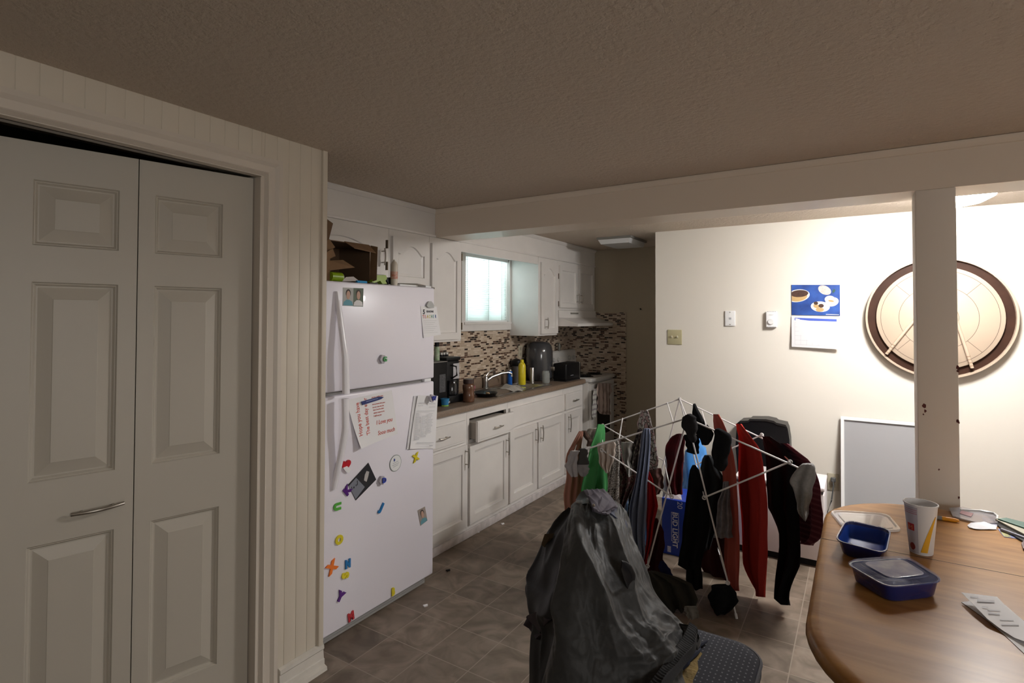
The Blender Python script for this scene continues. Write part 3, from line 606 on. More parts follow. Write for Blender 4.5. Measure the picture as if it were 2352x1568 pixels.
def glyph(name, s, px_, py_, size, col, label, rot=0, wid=1, th=.006, cat='magnet', d=0, grp=None):
    a = math.radians(rot); xd = UY*math.cos(a)+ZZ*math.sin(a); up = ZZ*math.cos(a)-UY*math.sin(a)
    me = textmesh(s, size, FP(px_, py_, th/2+.001+d), xd, up, ext=th/2, wid=wid, bold=size*.075, align='CENTER')
    me.transform(Matrix.Translation(-up*size*.35)); return solo(name, me, M('magnet_%s' % name+'_%d%d%d' % tuple(int(c*9) for c in col), col, .35), label, cat, grp, flat=True)
yel, ora, pur, grn, blu, rd = (.72, .60, .03), (.85, .20, .03), (.10, .02, .20), (.10, .42, .06), (.02, .18, .45), (.50, .03, .04)
glyph('letter_magnet', 'X', 955, 1050, .052, yel, 'yellow X-shaped letter magnet near the top right of the fridge door', rot=15)
glyph('letter_magnet', 'K', 797, 1126, .052, pur, 'purple letter magnet holding the corner of the tilted dark photo', rot=40)
glyph('letter_magnet', 'U', 775, 1163, .052, grn, 'green U letter magnet lying sideways below the door handle', rot=-92, wid=.9)
glyph('letter_magnet', 'J', 877, 1164, .052, blu, 'blue J letter magnet alone in the middle of the fridge door', rot=-35)
glyph('letter_magnet', 'O', 779, 1239, .052, yel, 'yellow ring-shaped O letter magnet', rot=10)
glyph('letter_magnet', 'X', 762, 1302, .062, ora, 'orange X letter magnet at the far left of the door', rot=25)
glyph('letter_magnet', 'N', 799, 1294, .05, blu, 'blue N letter magnet right of the orange X', wid=.8)
glyph('letter_magnet', 'S', 793, 1321, .052, yel, 'yellow curly letter magnet just under the blue N', rot=80)
glyph('letter_magnet', 'Y', 782, 1369, .056, pur, 'purple Y letter magnet low on the left of the door', rot=-35)
glyph('letter_magnet', 'M', 806, 1415, .05, rd, 'red letter magnet at the very bottom of the fridge door', rot=8, wid=.9)
glyph('letter_magnet', 'B', 903, 1358, .05, yel, 'yellow letter magnet low on the fridge door in the shadow', wid=.7)
# heart magnet
pts = []
for k in range(36):
    t = 2*math.pi*k/36; x = 16*math.sin(t)**3; y = 13*math.cos(t)-5*math.cos(2*t)-2*math.cos(3*t)-math.cos(4*t); pts.append(FP(793, 1067, .001)+UY*x*.00175+ZZ*y*.00175)
hm = thing('heart_magnet', 'red heart magnet with a small white tag below the handle', 'magnet', FP(793, 1085, 0))
part('heart', PR(pts, (.009, 0, 0)), M('heart_red', (.5, .02, .03), .3), hm)
part('paper_tag', PR([FP(x, y, .0105) for x, y in ((788, 1074), (797, 1070), (806, 1078), (801, 1086), (794, 1083))], (.0008, 0, 0)), paper, hm)
# tilted dark photo
dp = thing('photo_print', 'tilted dark photo of white figures on ice, held on the fridge door by magnets', 'photo', FP(816, 1149, 0))
q = [(799, 1113), (846, 1062), (864, 1101), (817, 1149)]
part('print', flat(q, EX), M('photo_black', (.03, .03, .035), .35), dp)
part('ice', PR([FP(x, y, EX+.0008) for x, y in ((801, 1116), (818, 1097), (838, 1118), (817, 1146))], (.0002, 0, 0)), M('photo_ice', (.20, .21, .25), .5), dp)
part('figure', PR([FP(x, y, EX+.001) for x, y in ((836, 1103), (838, 1090), (842, 1081), (848, 1083), (846, 1093), (842, 1106))], (.0002, 0, 0)), M('photo_grey_white', (.45, .43, .42), .6), dp)
bm = bmesh.new()
for k in range(9): c = FP(808+k*2.6+random.uniform(-3, 3), 1124-k*3+random.uniform(-6, 6), EX+.001); prism(bm, ell(c, UY, ZZ, .003, .005, 8), (.0002, 0, 0))
part('player', bm, ink, dp)
# round magnet, small swatch magnets
rmag = thing('round_magnet', 'white round magnet with green-grey rim and small blue emblem', 'magnet', FP(908, 1082, 0))
c = FP(908, 1063, .001); part('disc', PR(ell(c, UY, ZZ, .043, .043, 36), (.002, 0, 0)), M('rim_grey_green', (.22, .26, .25), .5), rmag)
part('face', PR(ell(c+Vector((.0021, 0, 0)), UY, ZZ, .040, .040, 36), (.0004, 0, 0)), whpl, rmag)
part('emblem', PR(ell(c+Vector((.0026, -.01, .018)), UY, ZZ, .006, .008, 10), (.0003, 0, 0)), M('emblem_blue', (.03, .06, .25), .5), rmag)
bm = bmesh.new()
for k, (o1, wd) in enumerate(((0, .04), (-.010, .05), (-.019, .036))): p = c+Vector((.0026, -wd/2, o1)); prism(bm, [p, p+UY*wd+ZZ*.006, p+UY*wd+ZZ*.008, p+ZZ*.002], (.0003, 0, 0))
part('text_lines', bm, greyink, rmag)
def clipmag(label, px_, py_, ch, col):
    r = thing('clip_magnet', label, 'magnet', FP(px_, py_+9, 0)); c = FP(px_, py_, .003)
    if label.startswith('grey clip'):
        c = FP(px_, py_, .022)
    part('clip', PR([c+UY*a+ZZ*b2 for a, b2 in ((-.022, .0), (-.008, .022), (.012, .018), (.018, -.006), (.004, -.024), (-.012, -.018))], (.012, 0, 0)), M('lilac_plastic', (.45, .42, .46), .3), r)
    me = textmesh(ch, .034, c+Vector((.016, .008, -.012)), UY, ZZ, ext=.003, bold=.0012, align='CENTER'); part('letter', me, M('clip_letter_%s' % ch, col, .35), r, flat=True); return r
clipmag('pale clip magnet with a green letter in the middle of the freezer door', 877, 824, 'G', (.08, .38, .12))
clipmag('grey clip magnet with a blue letter holding the printed form', 990, 914, 'W', (.03, .05, .35))
clipmag('pale clip magnet with a blue letter at the right corner of the dark photo', 875, 1102, 'D', (.05, .08, .45))
# ================================================================= ON TOP OF THE FRIDGE
FT = 1.664
card = M('cardboard', (.22, .125, .06), .85, var=(25, .15)); cardd = M('cardboard_inside', (.13, .075, .04), .9)
def FQ(px, py, x=-2.2): return PX(x, px, py)
bx = thing('cardboard_box', 'open brown cardboard box lying on its side on the fridge, flaps sticking out', 'box', (-2.22, 1.86, FT))
b0, b1 = FQ(756, 640, -2.12), FQ(850, 650, -2.12)
ya, yb = b0.y, b1.y; zt = FT+.20; xa, xb = -2.355, -2.12
part('shell', B((xa, xa+.004, ya, yb, FT, zt), (xa, xb, ya, ya+.004, FT, zt), (xa, xb, yb-.004, yb, FT, zt), (xa, xb, ya, yb, zt-.004, zt), (xa, xb, ya, yb, FT+.0005, FT+.004)), cardd, bx)
def flap(P, th=.003): return part('flap', PR(P, (th, 0, 0)), card, bx)
flap([Vector((xb, yb-.002, FT+.01)), Vector((xb+.004, yb-.002, zt)), Vector((xb+.05, yb+.0, zt-.01)), Vector((xb+.045, yb-.0, FT+.02))])
part('flap', PR([Vector((xb, ya+.09, zt)), Vector((xb, yb-.01, zt)), Vector((xb+.06, yb-.02, zt-.045)), Vector((xb+.06, ya+.10, zt-.035))], (0, 0, .003)), card, bx)
flap([Vector((xb, ya+.0, zt-.10)), Vector((xb, ya+.08, zt-.09)), Vector((xb+.03, ya+.13, zt-.125)), Vector((xb+.02, ya-.02, zt-.15))])
bx2 = thing('cardboard_box', 'tall brown cardboard box with raised flaps at the left end of the fridge top', 'box', (-2.2, 1.70, FT))
q0 = 1.62
part('shell', B((-2.36, -2.10, q0, ya-.012, FT, FT+.125), ), card, bx2)
part('flap', PR([FQ(742, 497, -2.12), FQ(764, 513, -2.12), FQ(753, 556, -2.12), FQ(742, 562, -2.12)], (.003, 0, 0)), cardd, bx2)
part('flap', PR([FQ(742, 556, -2.105), FQ(756, 549, -2.105), FQ(769, 568, -2.105), FQ(742, 580, -2.105)], (.003, 0, 0)), card, bx2)
part('flap', PR([FQ(742, 582, -2.09), FQ(764, 571, -2.09), FQ(770, 588, -2.09), FQ(742, 600, -2.09)], (.003, 0, 0)), card, bx2)
lime = M('lime_plastic', (.22, .34, .01), .35)
g = thing('toy_blaster', 'lime green toy blaster grip lying on the fridge beside the box', 'toy', (-2.1, FQ(865, 655, -2.1).y, FT))
gx = -2.13
part('grip', PR([FQ(x, y, gx) for x, y in ((849, 632), (877, 632), (880, 640), (876, 645), (880, 652), (869, 652.5), (864, 645), (851, 650), (845, 648))], (.03, 0, 0)), lime, g)
part('trim', PR([FQ(x, y, gx-.012) for x, y in ((878, 642), (886, 637), (895, 638), (900, 653), (883, 653))], (.03, 0, 0)), black, g)
a = FQ(758, 636, -2.1); b2 = FQ(783, 634, -2.1)
cn = thing('toy_canister', 'lime green cylinder toy part lying in front of the cardboard box', 'toy', (a.x, a.y, FT))
a.z = b2.z = FT+.023; part('barrel', T([a, b2], .022, seg=18), lime, cn); part('cap', T([b2, b2+UY*.006], .018, seg=18), M('pale_green', (.4, .45, .3), .5), cn)
a = FQ(819, 644, -2.1); solo('blue_dart', T([(a.x, a.y, FT+.007), (a.x, a.y+.065, FT+.007)], .007), M('bright_blue', (.03, .28, .55), .5), 'bright blue foam dart lying on the fridge', 'toy')
solo('plastic_bag', PR([FQ(x, y, -2.12) for x, y in ((785, 646), (795, 636), (812, 635), (826, 646))], (-.05, 0, 0)), M('brown_bag', (.30, .24, .2), .4), 'crumpled tan bag lying in front of the box on the fridge', 'bag')
c = FQ(905, 652, -2.1); cp = thing('caulk_tube', 'white caulking tube with red print standing on the fridge', 'tube', (-2.1, c.y, FT))
part('tube', LA((-2.1, c.y, FT), [(.019, 0), (.0195, .10), (.0195, .115), (.012, .128), (.006, .132), (.004, .14)], seg=20), M('caulk_white', (.55, .50, .42), .4), cp)
bm = bmesh.new(); lathe(bm, (-2.1, c.y, FT), [(.0199, .035), (.0199, .075)], seg=20, close=False); part('label', bm, M('caulk_label', (.5, .13, .08), .5, var=(60, .3, (.6, .5, .4))), cp)
a = FQ(917, 655, -2.09); b2 = FQ(955, 655, -2.09)
solo('remote_control', B(-2.13, -2.085, a.y, b2.y, FT, FT+.010, bev=.003), whpl, 'slim white remote lying at the front edge of the fridge top', 'remote')
a = FQ(915, 650, -2.2); b2 = FQ(997, 659, -2.2)
solo('wire_rack', T([(-2.2, a.y, FT+.018), (-2.2, (a.y+b2.y)/2, FT+.024), (-2.2, b2.y, FT+.008)], .006), M('grey_brown', (.2, .18, .15), .6), 'thin grey bar lying behind the white remote on the fridge', 'tool')
# ================================================================= COUNTER THINGS
CT = .901
def cpt(px, py, z=CT): return PZ(z, px, py)
def hgt(p, py, px): return PY(p.y, px, py).z
mw = thing('microwave', 'black microwave on the worktop beside the fridge', 'microwave', (-2.5, 2.66, CT)); mx1 = -2.36; my1 = PX(mx1, 1027, 900).y
part('case', B(WX+.03, mx1, 2.50, my1, CT, 1.190, bev=.004), black, mw)
part('keypad', B(mx1+.0005, mx1+.002, my1-.085, my1-.02, .99, 1.11), M('keypad_grey', (.10, .10, .11), .5, var=(160, .8)), mw)
part('top_trim', B(WX+.03, mx1+.001, 2.50, my1, 1.191, 1.195), M('top_grey', (.25, .24, .22), .5), mw)
def bottle(name, label, cat, x, y, z0, prof, mat, capn=None, capm=None, seg=20, grp=None):
    r = thing(name, label, cat, (x, y, z0), grp); part('bottle' if 'bottle' in name else 'body', LA((x, y, z0), prof, seg=seg), mat, r, ang=50)
    if capn: part('cap', LA((x, y, z0), capn, seg=seg), capm, r)
    return r
p = PX(-2.45, 1003.5, 822); bs = bottle('spray_bottle', 'green and white bottle with black cap on top of the microwave', 'bottle', -2.45, p.y, 1.196, [(.019, 0), (.019, .085), (.012, .095)], M('green_label', (.16, .30, .13), .5, var=(40, .2, (.5, .52, .42))), [(.016, .096), (.016, .125), (.006, .13)], black)
for i, px_ in enumerate((1013.5, 1019.5, 1026)):
    p = PX(-2.5, px_, 815); bottle('spice_jar', ('small dark spice jar with shiny lid nearest the green bottle', 'small dark spice jar in the middle of three by the coffee maker', 'small dark spice jar nearest the coffee maker')[i], 'jar', -2.5, p.y, 1.196, [(.013, 0), (.013, .03)], black, [(.0135, .031), (.0135, .045), (.008, .048)], steel, seg=12, grp='spice jars on the microwave')
cf = thing('coffee_maker', 'black coffee maker with silver panel next to the microwave', 'coffee maker', (-2.42, PX(-2.4, 1047, 905).y, CT)); c0, c1 = my1+.025, PX(-2.36, 1065, 900).y
part('base', B(-2.62, -2.36, c0, c1, CT, .955, bev=.008), black, cf); part('tower', B(-2.62, -2.40, c0, c1, .955, 1.19, bev=.008), black, cf)
part('head', B(-2.62, -2.385, c0, c1, 1.19, 1.215, bev=.008), black, cf); part('panel', B(-2.399, -2.394, (c0+c1)/2+.005, c1-.008, 1.06, 1.168), M('silver_panel', (.5, .49, .51), .4, .3), cf)
cc = Vector((-2.40, (c0+c1)/2-.02, 1.06)); part('carafe', LA(cc-Vector((-.005, 0, .10)), [(.05, 0), (.05, .07), (.04, .095)], seg=24), M('black_glass', (.01, .01, .012), .08), cf)
part('handle', T([cc+Vector((.0, .0, .10)), cc+Vector((.035, .02, .09)), cc+Vector((.04, .022, .03)), cc+Vector((.0, .01, .005))], .006), black, cf)
p = cpt(1076, 922); j = thing('peanut_jar', 'clear plastic jar with brown contents, dark lid and red label', 'jar', p)
part('jar', LA(p, [(.038, 0), (.042, .006), (.042, .05), (.038, .07), (.042, .09), (.042, .115), (.034, .128)], seg=24), M('brown_jar', (.14, .065, .035), .2, coat=.5), j, ang=60)
part('lid', LA(p, [(.038, .129), (.038, .158), (.034, .160)], seg=24), M('dark_maroon_lid', (.05, .025, .02), .4), j)
bm = bmesh.new(); lathe(bm, p, [(.0425, .012), (.0425, .05)], seg=24, close=False); bmesh.ops.delete(bm, geom=[v for v in bm.verts if v.co.y < p.y+.012], context='VERTS'); part('label', bm, M('red_label', (.35, .04, .03), .5), j)
p = cpt(1022, 932); yg = thing('yogurt_cup', 'small blue and green yogurt cup at the front of the worktop', 'cup', p)
part('cup', LA(p, [(.024, 0), (.029, .045), (.031, .046), (.031, .049)], seg=24), M('yogurt_blue', (.03, .20, .40), .4), yg); part('stripe', LA(p, [(.0243, .0005), (.0250, .008)], seg=24, close=False), M('yogurt_green', (.3, .55, .05), .4), yg)
TX('lettering', 'OIK', .018, p+Vector((.0275, .0, .02)), Vector((-.25, 1, 0)), ZZ, whpl, yg)
solo('scrap_wrapper', PR([cpt(x, y) for x, y in ((1031, 918), (1048, 914), (1053, 920), (1040, 925))], (0, 0, .008)), M('foil_brown', (.18, .12, .09), .3), 'crumpled brown wrapper beside the blue yogurt cup', 'wrapper')
solo('bottle_cap', LA(cpt(1045, 921), [(.012, 0), (.012, .012), (.009, .014)], seg=16), M('grey_cap', (.4, .39, .37), .4), 'small grey cap between the yogurt cup and the brown jar', 'cap')
p = Vector((-2.50, 3.455, CT+.002)); sc2 = thing('dish_scrubber', 'pink ruffled dish scrubber behind the brown jar', 'scrubber', p)
bm = bmesh.new()
for k in range(9): a = k*2*math.pi/9; lathe(bm, p+Vector((math.cos(a)*.006, math.sin(a)*.016, .045+math.sin(a*2)*.014)), [(.003, -.016), (.014, -.008), (.015, .006), (.003, .016)], seg=9)
part('mesh', bm, M('pink_mesh', (.5, .12, .2), .6), sc2); part('handle', T([p, p+Vector((0, 0, .035))], .007), M('pink_mesh', (1, 1, 1)), sc2)
p = Vector((-2.37, 3.20, CT)); pc = cpt(1116, 910); pan = thing('frying_pan', 'dark frying pan with food scraps in front of the left sink bowl', 'pan', pc)
part('pan', loops(bmesh.new(), [[pc+Vector((math.cos(a)*r_, math.sin(a)*r_*1.0, h)) for a in [k*2*math.pi/32 for k in range(32)]] for r_, h in ((.07, .004), (.088, .030), (.090, .030), (.086, .029), (.068, .010))]), black, pan, ang=60)
bm = bmesh.new()
for k in range(6):
    c = pc+Vector((random.uniform(-.04, .04), random.uniform(.0, .05), .016)); lathe(bm, c, [(.003, -.006), (.010, 0), (.006, .010), (.001, .012)], seg=7)
part('food_scraps', bm, M('food_scraps', (.5, .33, .18), .7, var=(60, .5)), pan)['kind'] = 'stuff'
# dish cloth over divider
def clothgrid(name, P, mat, root=None, n=16, amp=.004, fr=3, th=.003, label=None, cat=None, grp=None, seed=0):
    """P[j][i] control grid of points -> smooth closed cloth"""
    nj, ni = len(P), len(P[0]); bm = bmesh.new()
    def S(u, v):
        x, y = u*(ni-1), v*(nj-1); i, j2 = min(int(x), ni-2), min(int(y), nj-2); a, b_ = x-i, y-j2
        return (P[j2][i]*(1-a)+P[j2][i+1]*a)*(1-b_)+(P[j2+1][i]*(1-a)+P[j2+1][i+1]*a)*b_
    g = [[S(i/n, j2/n) for i in range(n+1)] for j2 in range(n+1)]
    for _ in range(2):
        h = [[v.copy() for v in r_] for r_ in g]
        for j2 in range(n+1):
            for i in range(n+1):
                if 0 < i < n and 0 < j2 < n: g[j2][i] = (h[j2][i]*2+h[j2][i-1]+h[j2][i+1]+h[j2-1][i]+h[j2+1][i])/6
    A = []; Bk = []
    for j2 in range(n+1):
        ra, rb = [], []
        for i in range(n+1):
            du_ = g[j2][min(i+1, n)]-g[j2][max(i-1, 0)]; dv_ = g[min(j2+1, n)][i]-g[max(j2-1, 0)][i]; nn_ = du_.cross(dv_); nn_ = nn_.normalized() if nn_.length > 1e-9 else Vector((0, 0, 1))
            d = amp*math.sin(i/n*fr*6.28+seed+j2/n*2)+amp*.8*noise.noise(g[j2][i]*22+Vector((seed, 0, 0)))
            ra.append(bm.verts.new(g[j2][i]+nn_*d)); rb.append(bm.verts.new(g[j2][i]+nn_*(d-th)))
        A.append(ra); Bk.append(rb)
    for j2 in range(n):
        for i in range(n):
            bm.faces.new((A[j2][i], A[j2+1][i], A[j2+1][i+1], A[j2][i+1])); bm.faces.new((Bk[j2][i], Bk[j2][i+1], Bk[j2+1][i+1], Bk[j2+1][i]))
    for k in range(n):
        for (a, b2) in (((0, k), (0, k+1)), ((n, k+1), (n, k)), ((k+1, 0), (k, 0)), ((k, n), (k+1, n))):
            bm.faces.new((A[a[0]][a[1]], A[b2[0]][b2[1]], Bk[b2[0]][b2[1]], Bk[a[0]][a[1]]))
    bmesh.ops.recalc_face_normals(bm, faces=bm.faces)
    if root: return part(name, bm, mat, root, label=label, ang=80)
    return solo(name, bm, mat, label, cat, grp, ang=80)
c = cpt(1155, 890); V3 = Vector
clothgrid('dish_cloth', [[V3((-2.47, 3.76, .912)), V3((-2.45, 3.86, .935)), V3((-2.42, 3.98, .925))], [V3((-2.38, 3.75, .925)), V3((-2.35, 3.84, .93)), V3((-2.36, 3.95, .91))], [V3((-2.30, 3.74, .908)), V3((-2.275, 3.82, .908)), V3((-2.30, 3.90, .906))]], M('grey_rag', (.46, .42, .38), .9, var=(90, .3)), label='crumpled grey-white dish cloth lying over the sink divider', cat='cloth', amp=.006, fr=1.5)
a, b2 = cpt(1180, 885), cpt(1206, 893)
br_ = thing('dish_brush', 'white handled dish brush with yellow head in the sink', 'brush', (a.x, a.y, .9))
part('handle', T([a+V3((0, -.08, .012)), b2+V3((-.02, -.03, .012))], .005), whpl, br_); part('head', T([b2+V3((-.02, -.03, .012)), b2+V3((0, 0, .010))], .014, flat=.6), M('olive_yellow', (.3, .3, .05), .5), br_)
p = PX(-2.575, 1171, 870); bt = bottle('water_bottle', 'slim blue can-shaped bottle with silver top beside the faucet', 'bottle', p.x, p.y, CT, [(.021, 0), (.022, .004), (.022, .12)], M('blue_gloss', (.01, .10, .42), .2), [(.019, .121), (.018, .135), (.010, .138)], steel)
p = PX(-2.50, 1199, 870); bt = bottle('sunscreen_bottle', 'tall yellow plastic bottle standing behind the sink', 'bottle', p.x, p.y, CT, [(.030, 0), (.033, .006), (.033, .165), (.025, .185), (.016, .195)], M('yellow_gloss', (.68, .55, .02), .3), [(.016, .196), (.016, .218), (.012, .22)], M('yellow_gloss', (1, 1, 1)))
p = PX(-2.47, 1222, 870); p.z = CT; solo('steel_tumbler', LA(p, [(.021, 0), (.022, .14), (.021, .142)], seg=20), steel, 'narrow stainless steel cylinder right of the yellow bottle', 'tumbler')
p = cpt(1254, 879); gj = bottle('glass_jar', 'clear glass jar standing upside down on the worktop', 'jar', p.x, p.y, CT, [(.033, 0), (.036, .01), (.036, .085), (.030, .10), (.031, .11)], M('jar_glass', (.42, .44, .42), .08, alpha=.55, coat=1))
p = PX(-2.63, 1184, 870); u_ = thing('utensil_crock', 'dark grey utensil crock with a black lid behind the blue bottle', 'crock', (-2.62, p.y, CT)); uc_ = V3((-2.62, p.y, CT))
part('crock', LA(uc_, [(.038, 0), (.04, .15), (.038, .152)], seg=24), M('crock_grey', (.10, .09, .085), .5), u_); part('lid', LA(uc_, [(.05, .153), (.056, .17), (.05, .20), (.02, .215)], seg=24), black, u_)
af = thing('air_fryer', 'large dark grey rounded air fryer on the worktop below the narrow wall cabinet', 'air fryer', cpt(1245, 870)); c = V3((-2.545, 4.60, CT))
gl = M('air_fryer_grey', (.05, .05, .055), .18, coat=.6)
part('housing', LA(c, [(.10, 0), (.118, .02), (.126, .10), (.130, .19), (.128, .27), (.115, .33), (.09, .355), (.04, .365), (.01, .366)], seg=36), gl, af, ang=60)
part('basket_front', PR([c+V3((.118*math.cos(a)+.012, .118*math.sin(a), .03)) for a in [math.radians(t) for t in range(-55, 56, 11)]]+[c+V3((.05, .10, .03)), c+V3((.05, -.10, .03))], (0, 0, .13)), gl, af, ang=60)
part('handle', B(c.x+.125, c.x+.165, c.y-.012, c.y+.012, CT+.095, CT+.135, bev=.006), chrome, af)
tst = thing('toaster', 'black two slice toaster standing in front of the air fryer', 'toaster', cpt(1300, 876)); ta = PX(-2.40, 1270, 870).y; tb = min(4.925, PX(-2.29, 1332, 868).y)
part('case', B(-2.405, -2.262, ta, tb, CT+.008, CT+.165, bev=.016), black, tst); part('base', B(-2.40, -2.27, ta+.01, tb-.01, CT, CT+.008), dark, tst)
part('trim', B(-2.406, -2.261, tb-.035, tb-.027, CT+.01, CT+.166, bev=.002), chrome, tst); part('slot', B((-2.37, -2.35, ta+.04, tb-.05, CT+.1652, CT+.167), (-2.32, -2.30, ta+.04, tb-.05, CT+.1652, CT+.167)), dark, tst)
part('emblem', B(-2.262, -2.2612, ta+.09, ta+.15, CT+.05, CT+.054), greyink, tst)
solo('thermos', LA(V3((-2.62, 4.83, CT)), [(.05, 0), (.052, .26), (.04, .30), (.03, .33)], seg=24), black, 'tall dark round container behind the air fryer', 'container')
p = PX(WX+.011, 1195, 807); ou = thing('outlet_plate', 'almond power outlet plate on the mosaic behind the yellow bottle', 'outlet', p); part('plate', B(WX+.0085, WX+.014, p.y-.035, p.y+.035, p.z-.057, p.z+.057, bev=.002), M('almond', (.50, .45, .34), .4), ou)
for k_ in (.012, -.04): part('socket', B(WX+.0142, WX+.016, p.y-.015, p.y+.015, p.z+k_, p.z+k_+.028), M('almond_dark', (.36, .32, .24), .4), ou)
p = PX(WX+.05, 1343, 795); solo('salt_shaker', LA(V3((WX+.065, 5.17, 1.146)), [(.016, 0), (.018, .05), (.012, .07), (.012, .08)], seg=16), M('shaker_grey', (.16, .15, .12), .4), 'small grey shaker standing on top of the stove console', 'shaker')
# towels on the oven
def hangcloth(name, label, cat, mat, rows, yL, yR, th=.012, nf=4, amp=.008, seed=0, grp=None, ax=1, root=None, n=None, plane=None):
    """hanging cloth from left/right edge pixels per row; left edge at depth yL, right edge at depth yR"""
    nu = 22; nv = 26 if n is None else n; bm = bmesh.new()
    def row(v):
        y = rows[0][0] + (rows[-1][0]-rows[0][0])*v
        for k in range(len(rows)-1):
            if y <= rows[k+1][0]+1e-6:
                t = (y-rows[k][0])/max(1e-6, rows[k+1][0]-rows[k][0]); return y, rows[k][1]+(rows[k+1][1]-rows[k][1])*t, rows[k][2]+(rows[k+1][2]-rows[k][2])*t
        return rows[-1]
    A, Bk = [], []
    for j2 in range(nv+1):
        v = j2/nv; y, l, r_ = row(v); jt = min(1, v*6)*min(1, (1-v)*8)*min(4, (r_-l)*.10+.3); l += jt*noise.noise(V3((v*4.5, seed, .5)))*1.6; r_ += jt*noise.noise(V3((v*4.5, seed, 7.5)))*1.6; a, b_ = hit(ax, yL, l, y), hit(ax, yR, r_, y); ra, rb = [], []
        h = b_-a; nn_ = V3((h.y, -h.x, 0)); nn_ = nn_.normalized() if nn_.length > 1e-6 else V3((0, -1, 0))
        if nn_.dot(-a+V3((0, 0, a.z))) < 0: nn_ = -nn_
        for i in range(nu+1):
            u = i/nu; p = a+h*u; prof = math.sin(math.pi*u)**.5
            f = amp*(math.sin(u*nf*6.283+seed+v*1.5+math.sin(v*3+seed)*.8) + .6*noise.noise(V3((u*nf*1.7, v*4, seed))))
            f *= min(1, .25+v*2.2)*prof
            ra.append(bm.verts.new(p+nn_*(f+th*.5*prof))); rb.append(bm.verts.new(p+nn_*(f*.5-th*.5*prof-.001)))
        A.append(ra); Bk.append(rb)
    n1, n2 = nv, nu
    for j2 in range(n1):
        for i in range(n2):
            bm.faces.new((A[j2][i], A[j2+1][i], A[j2+1][i+1], A[j2][i+1])); bm.faces.new((Bk[j2][i], Bk[j2][i+1], Bk[j2+1][i+1], Bk[j2+1][i]))
    for k in range(n2): bm.faces.new((A[0][k], A[0][k+1], Bk[0][k+1], Bk[0][k])); bm.faces.new((A[n1][k+1], A[n1][k], Bk[n1][k], Bk[n1][k+1]))
    for k in range(n1): bm.faces.new((A[k+1][0], A[k][0], Bk[k][0], Bk[k+1][0])); bm.faces.new((A[k][n2], A[k+1][n2], Bk[k+1][n2], Bk[k][n2]))
    bmesh.ops.recalc_face_normals(bm, faces=bm.faces)
    if root: return part(name, bm, mat, root, label=label, ang=80)
    return solo(name, bm, mat, label, cat, grp, ang=80)
tw = thing('dish_towel', 'pinkish striped dish towel hanging from the oven handle', 'towel', PX(-2.12, 1385, 950)); 
hangcloth('towel', None, None, M('towel_pink', (.42, .33, .29), .95, stripes=(1, 11, (.20, .14, .12))), [(880, 1373, 1404), (905, 1371, 1404), (925, 1372, 1400), (940, 1373, 1401), (950, 1378, 1405), (952, 1388, 1402)], -2.122, -2.122, ax=0, nf=3, root=tw, th=.02)
tw = thing('dish_towel', 'grey-white dish towel hanging at the left end of the oven handle', 'towel', PX(-2.12, 1364, 960))
hangcloth('towel', None, None, M('towel_grey', (.40, .39, .36), .95, stripes=(2, 22, (.22, .2, .2))), [(893, 1364, 1371), (915, 1362, 1370), (940, 1360, 1371), (958, 1360, 1370)], -2.122, -2.122, ax=0, nf=1.5, root=tw)
# debris on the kitchen floor
for i, (px_, py_, l_) in enumerate(((1098, 1222, 'bent white scrap on the floor by the toe board'), (1155, 1203, 'small pale crumb on the floor below the sink cabinet'), (978, 1391, 'white paper speck on the floor in front of the fridge'), (1030, 1310, 'dark crumb on the floor right of the fridge'))):
    p = PZ(.0005, px_, py_); solo('floor_scrap', PR([p+V3((a*.012, b2*.012, 0)) for a, b2 in ((-1, -.8), (.2, -1.2), (.9, .3), (.1, 1))], (0, 0, .006)), paper if i != 3 else dark, l_, 'scrap')
# kitchen ceiling light (switched off)
kl = thing('ceiling_light', 'switched-off boxy ceiling light fixture over the kitchen', 'ceiling light', (-1.83, 4.85, CZ-.055))
part('housing', B(-1.99, -1.67, 4.66, 5.10, CZ-.02, CZ-.001), M('fixture_dark', (.2, .19, .17), .6), kl)
part('diffuser', PR([(-1.98, 4.67, CZ-.021), (-1.68, 4.67, CZ-.021), (-1.70, 4.69, CZ-.06), (-1.96, 4.69, CZ-.06)], (0, .40, 0)), M('diffuser_off', (.62, .62, .62), .4), kl)
solo('wall_nail', T([PY(FY-.001, 1472, 710), PY(FY-.001, 1472, 710)+V3((0, -.02, .004))], .006, seg=8), dark, 'small dark hook in the tan kitchen end wall', 'hook')
# ================================================================= DINING SIDE: lamp
LP = V3((.42, 3.66, CZ))
lm = thing('ceiling_lamp', 'glowing round dome ceiling lamp partly behind the beam and post', 'ceiling lamp', LP)
part('rim', LA(LP, [(.20, -.001), (.20, -.02), (.185, -.025)], seg=40), whpl, lm)
part('dome', LA(LP, [(.185, -.0255), (.182, -.06), (.16, -.10), (.11, -.127), (.05, -.139), (.005, -.14)], seg=40), M('lamp_glow', (1, .985, .965), .5, emit=LAMP_E), lm, ang=80)
